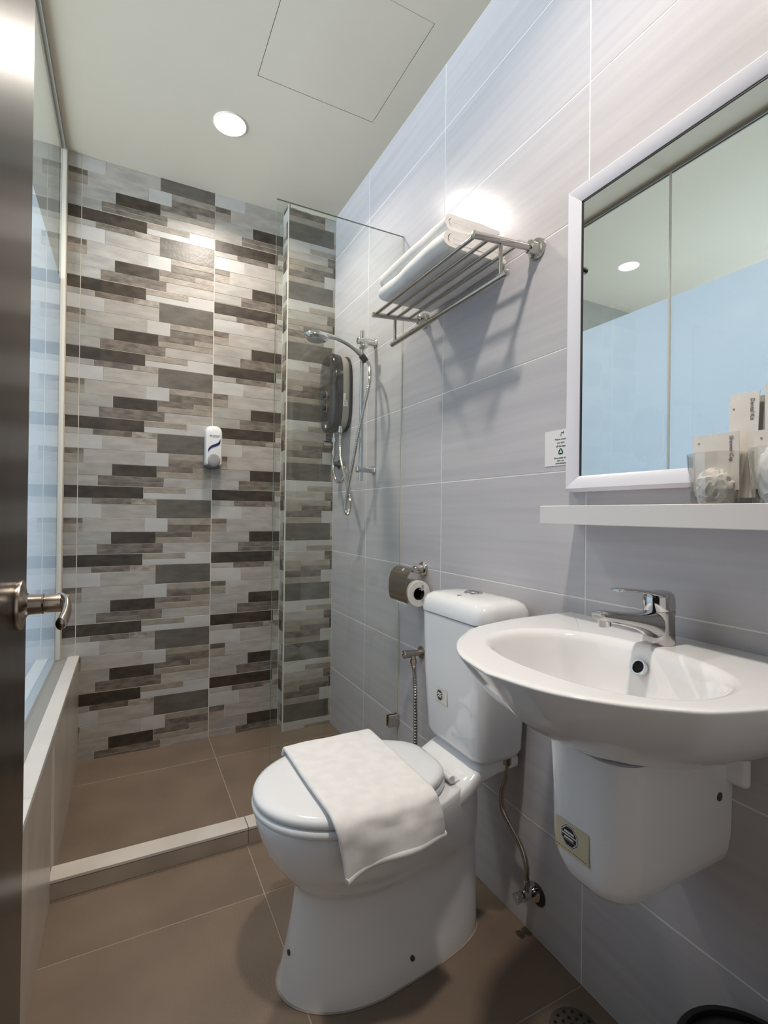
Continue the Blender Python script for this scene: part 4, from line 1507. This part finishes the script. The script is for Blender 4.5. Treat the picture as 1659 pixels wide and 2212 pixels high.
# ------------------------------------------------------------------ toilet supply valve and hose
UO = (XR, 0.968, 0.113)
sup = thing('supply_valve', 'small chrome angle valve feeding the toilet tank through a braided hose', 'valve', UO)
b = B(UO)
b.lathe([(0, 0.024), (0.003, 0.024), (0.005, 0.012), (0.028, 0.0115), (0.03, 0.014), (0.04, 0.014), (0.041, 0.009)], (XR - 0.0003, 0.968, 0.113), (-1, 0, 0), 20)
b.tube([(0.918, 0.968, 0.113), (0.918, 0.968, 0.150)], 0.0085, 14)
b.done('valve_body', 'chrome', sup, 40)
b = B(UO)
b.lathe([(0, 0.006), (0.008, 0.006), (0.009, 0.012), (0.02, 0.013), (0.022, 0.010)], (0.904, 0.968, 0.113), (-1, 0, 0), 12)
b.done('valve_handle', 'chrome', sup, 30)
b = B(UO)
b.lathe([(0.0002, 0.027), (0.0012, 0.027)], (XR - 0.0003, 0.955, 0.113), (-1, 0, 0), 24)
b.done('wall_plate', 'rubber_black', sup, 0)
b = B(UO)
b.tube(smoothpath([(0.918, 0.968, 0.150), (0.917, 0.968, 0.185), (0.914, 0.985, 0.225), (0.908, 1.020, 0.262), (0.900, 1.043, 0.300), (0.896, 1.040, 0.350), (0.893, 1.022, 0.395), (0.890, 1.015, 0.440), (0.890, 1.015, 0.456)], 8), 0.0068, 12)
b.done('braided_hose', 'nickel', sup, 40)
b = B(UO)
b.lathe([(0, 0.012), (0.02, 0.012)], (0.890, 1.015, 0.430), (0, 0, 1), 8)
b.done('tank_nut', 'nickel', sup, 30)

# ------------------------------------------------------------------ floor drains and waste bin
fd = thing('floor_drain', 'round perforated floor drain near the basin', 'drain', (0.848, 0.747, 0))
b = B((0.848, 0.747, 0))
b.lathe([(0, 0.052), (0.0015, 0.052), (0.003, 0.048), (0.003, 0.001)], (0.848, 0.747, 0.0002), (0, 0, 1), 40)
b.done('grate', 'drain_metal', fd, 40)
b = B((0.848, 0.747, 0))
for r, n_ in ((0.012, 5), (0.026, 10), (0.040, 14)):
    for k in range(n_):
        a = 2 * PI * k / n_
        b.lathe([(0, 0.0038), (0.0006, 0.0038)], (0.848 + r * math.cos(a), 0.747 + r * math.sin(a), 0.0031), (0, 0, 1), 8)
b.done('holes', 'hole_black', fd, 0)
sd = thing('shower_drain', 'square tiled drain set in the shower floor', 'drain', (0.80, 2.215, 0))
b = B((0.80, 2.215, 0))
b.rbox((0.735, 2.15, 0.0002), (0.865, 2.28, 0.002), 0.0006, 1)
b.done('drain_frame', 'grout_floor', sd, 0)
b = B((0.80, 2.215, 0))
b.rbox((0.741, 2.156, 0.002), (0.859, 2.274, 0.0036), 0.0006, 1)
b.done('drain_cover', 'plastic_dark', sd, 0)

WO = (0.826, 0.395, 0)
bn = thing('waste_bin', 'small black round waste bin under the basin', 'bin', WO)
b = B(WO)
b.lathe([(0, 0.085), (0.004, 0.089), (0.246, 0.104), (0.2465, 0.101), (0.01, 0.086), (0.008, 0.01)], (WO[0], WO[1], 0.0005), (0, 0, 1), 48)
b.done('bin_body', 'bin_black', bn, 50)
b = B(WO)
b.lathe([(0, 0.1045), (0.003, 0.108), (0.022, 0.109), (0.026, 0.106), (0.026, 0.098), (0.0, 0.0985)], (WO[0], WO[1], 0.244), (0, 0, 1), 48, cap=False)
b.done('bin_rim', 'bin_black', bn, 50)
b = B(WO)
b.lathe([(0, 0.096), (0.012, 0.070), (0.016, 0.02), (0.0165, 0.001)], (WO[0], WO[1], 0.262), (0, 0, 1), 40)
b.done('bin_lid', 'rubber_black', bn, 50)
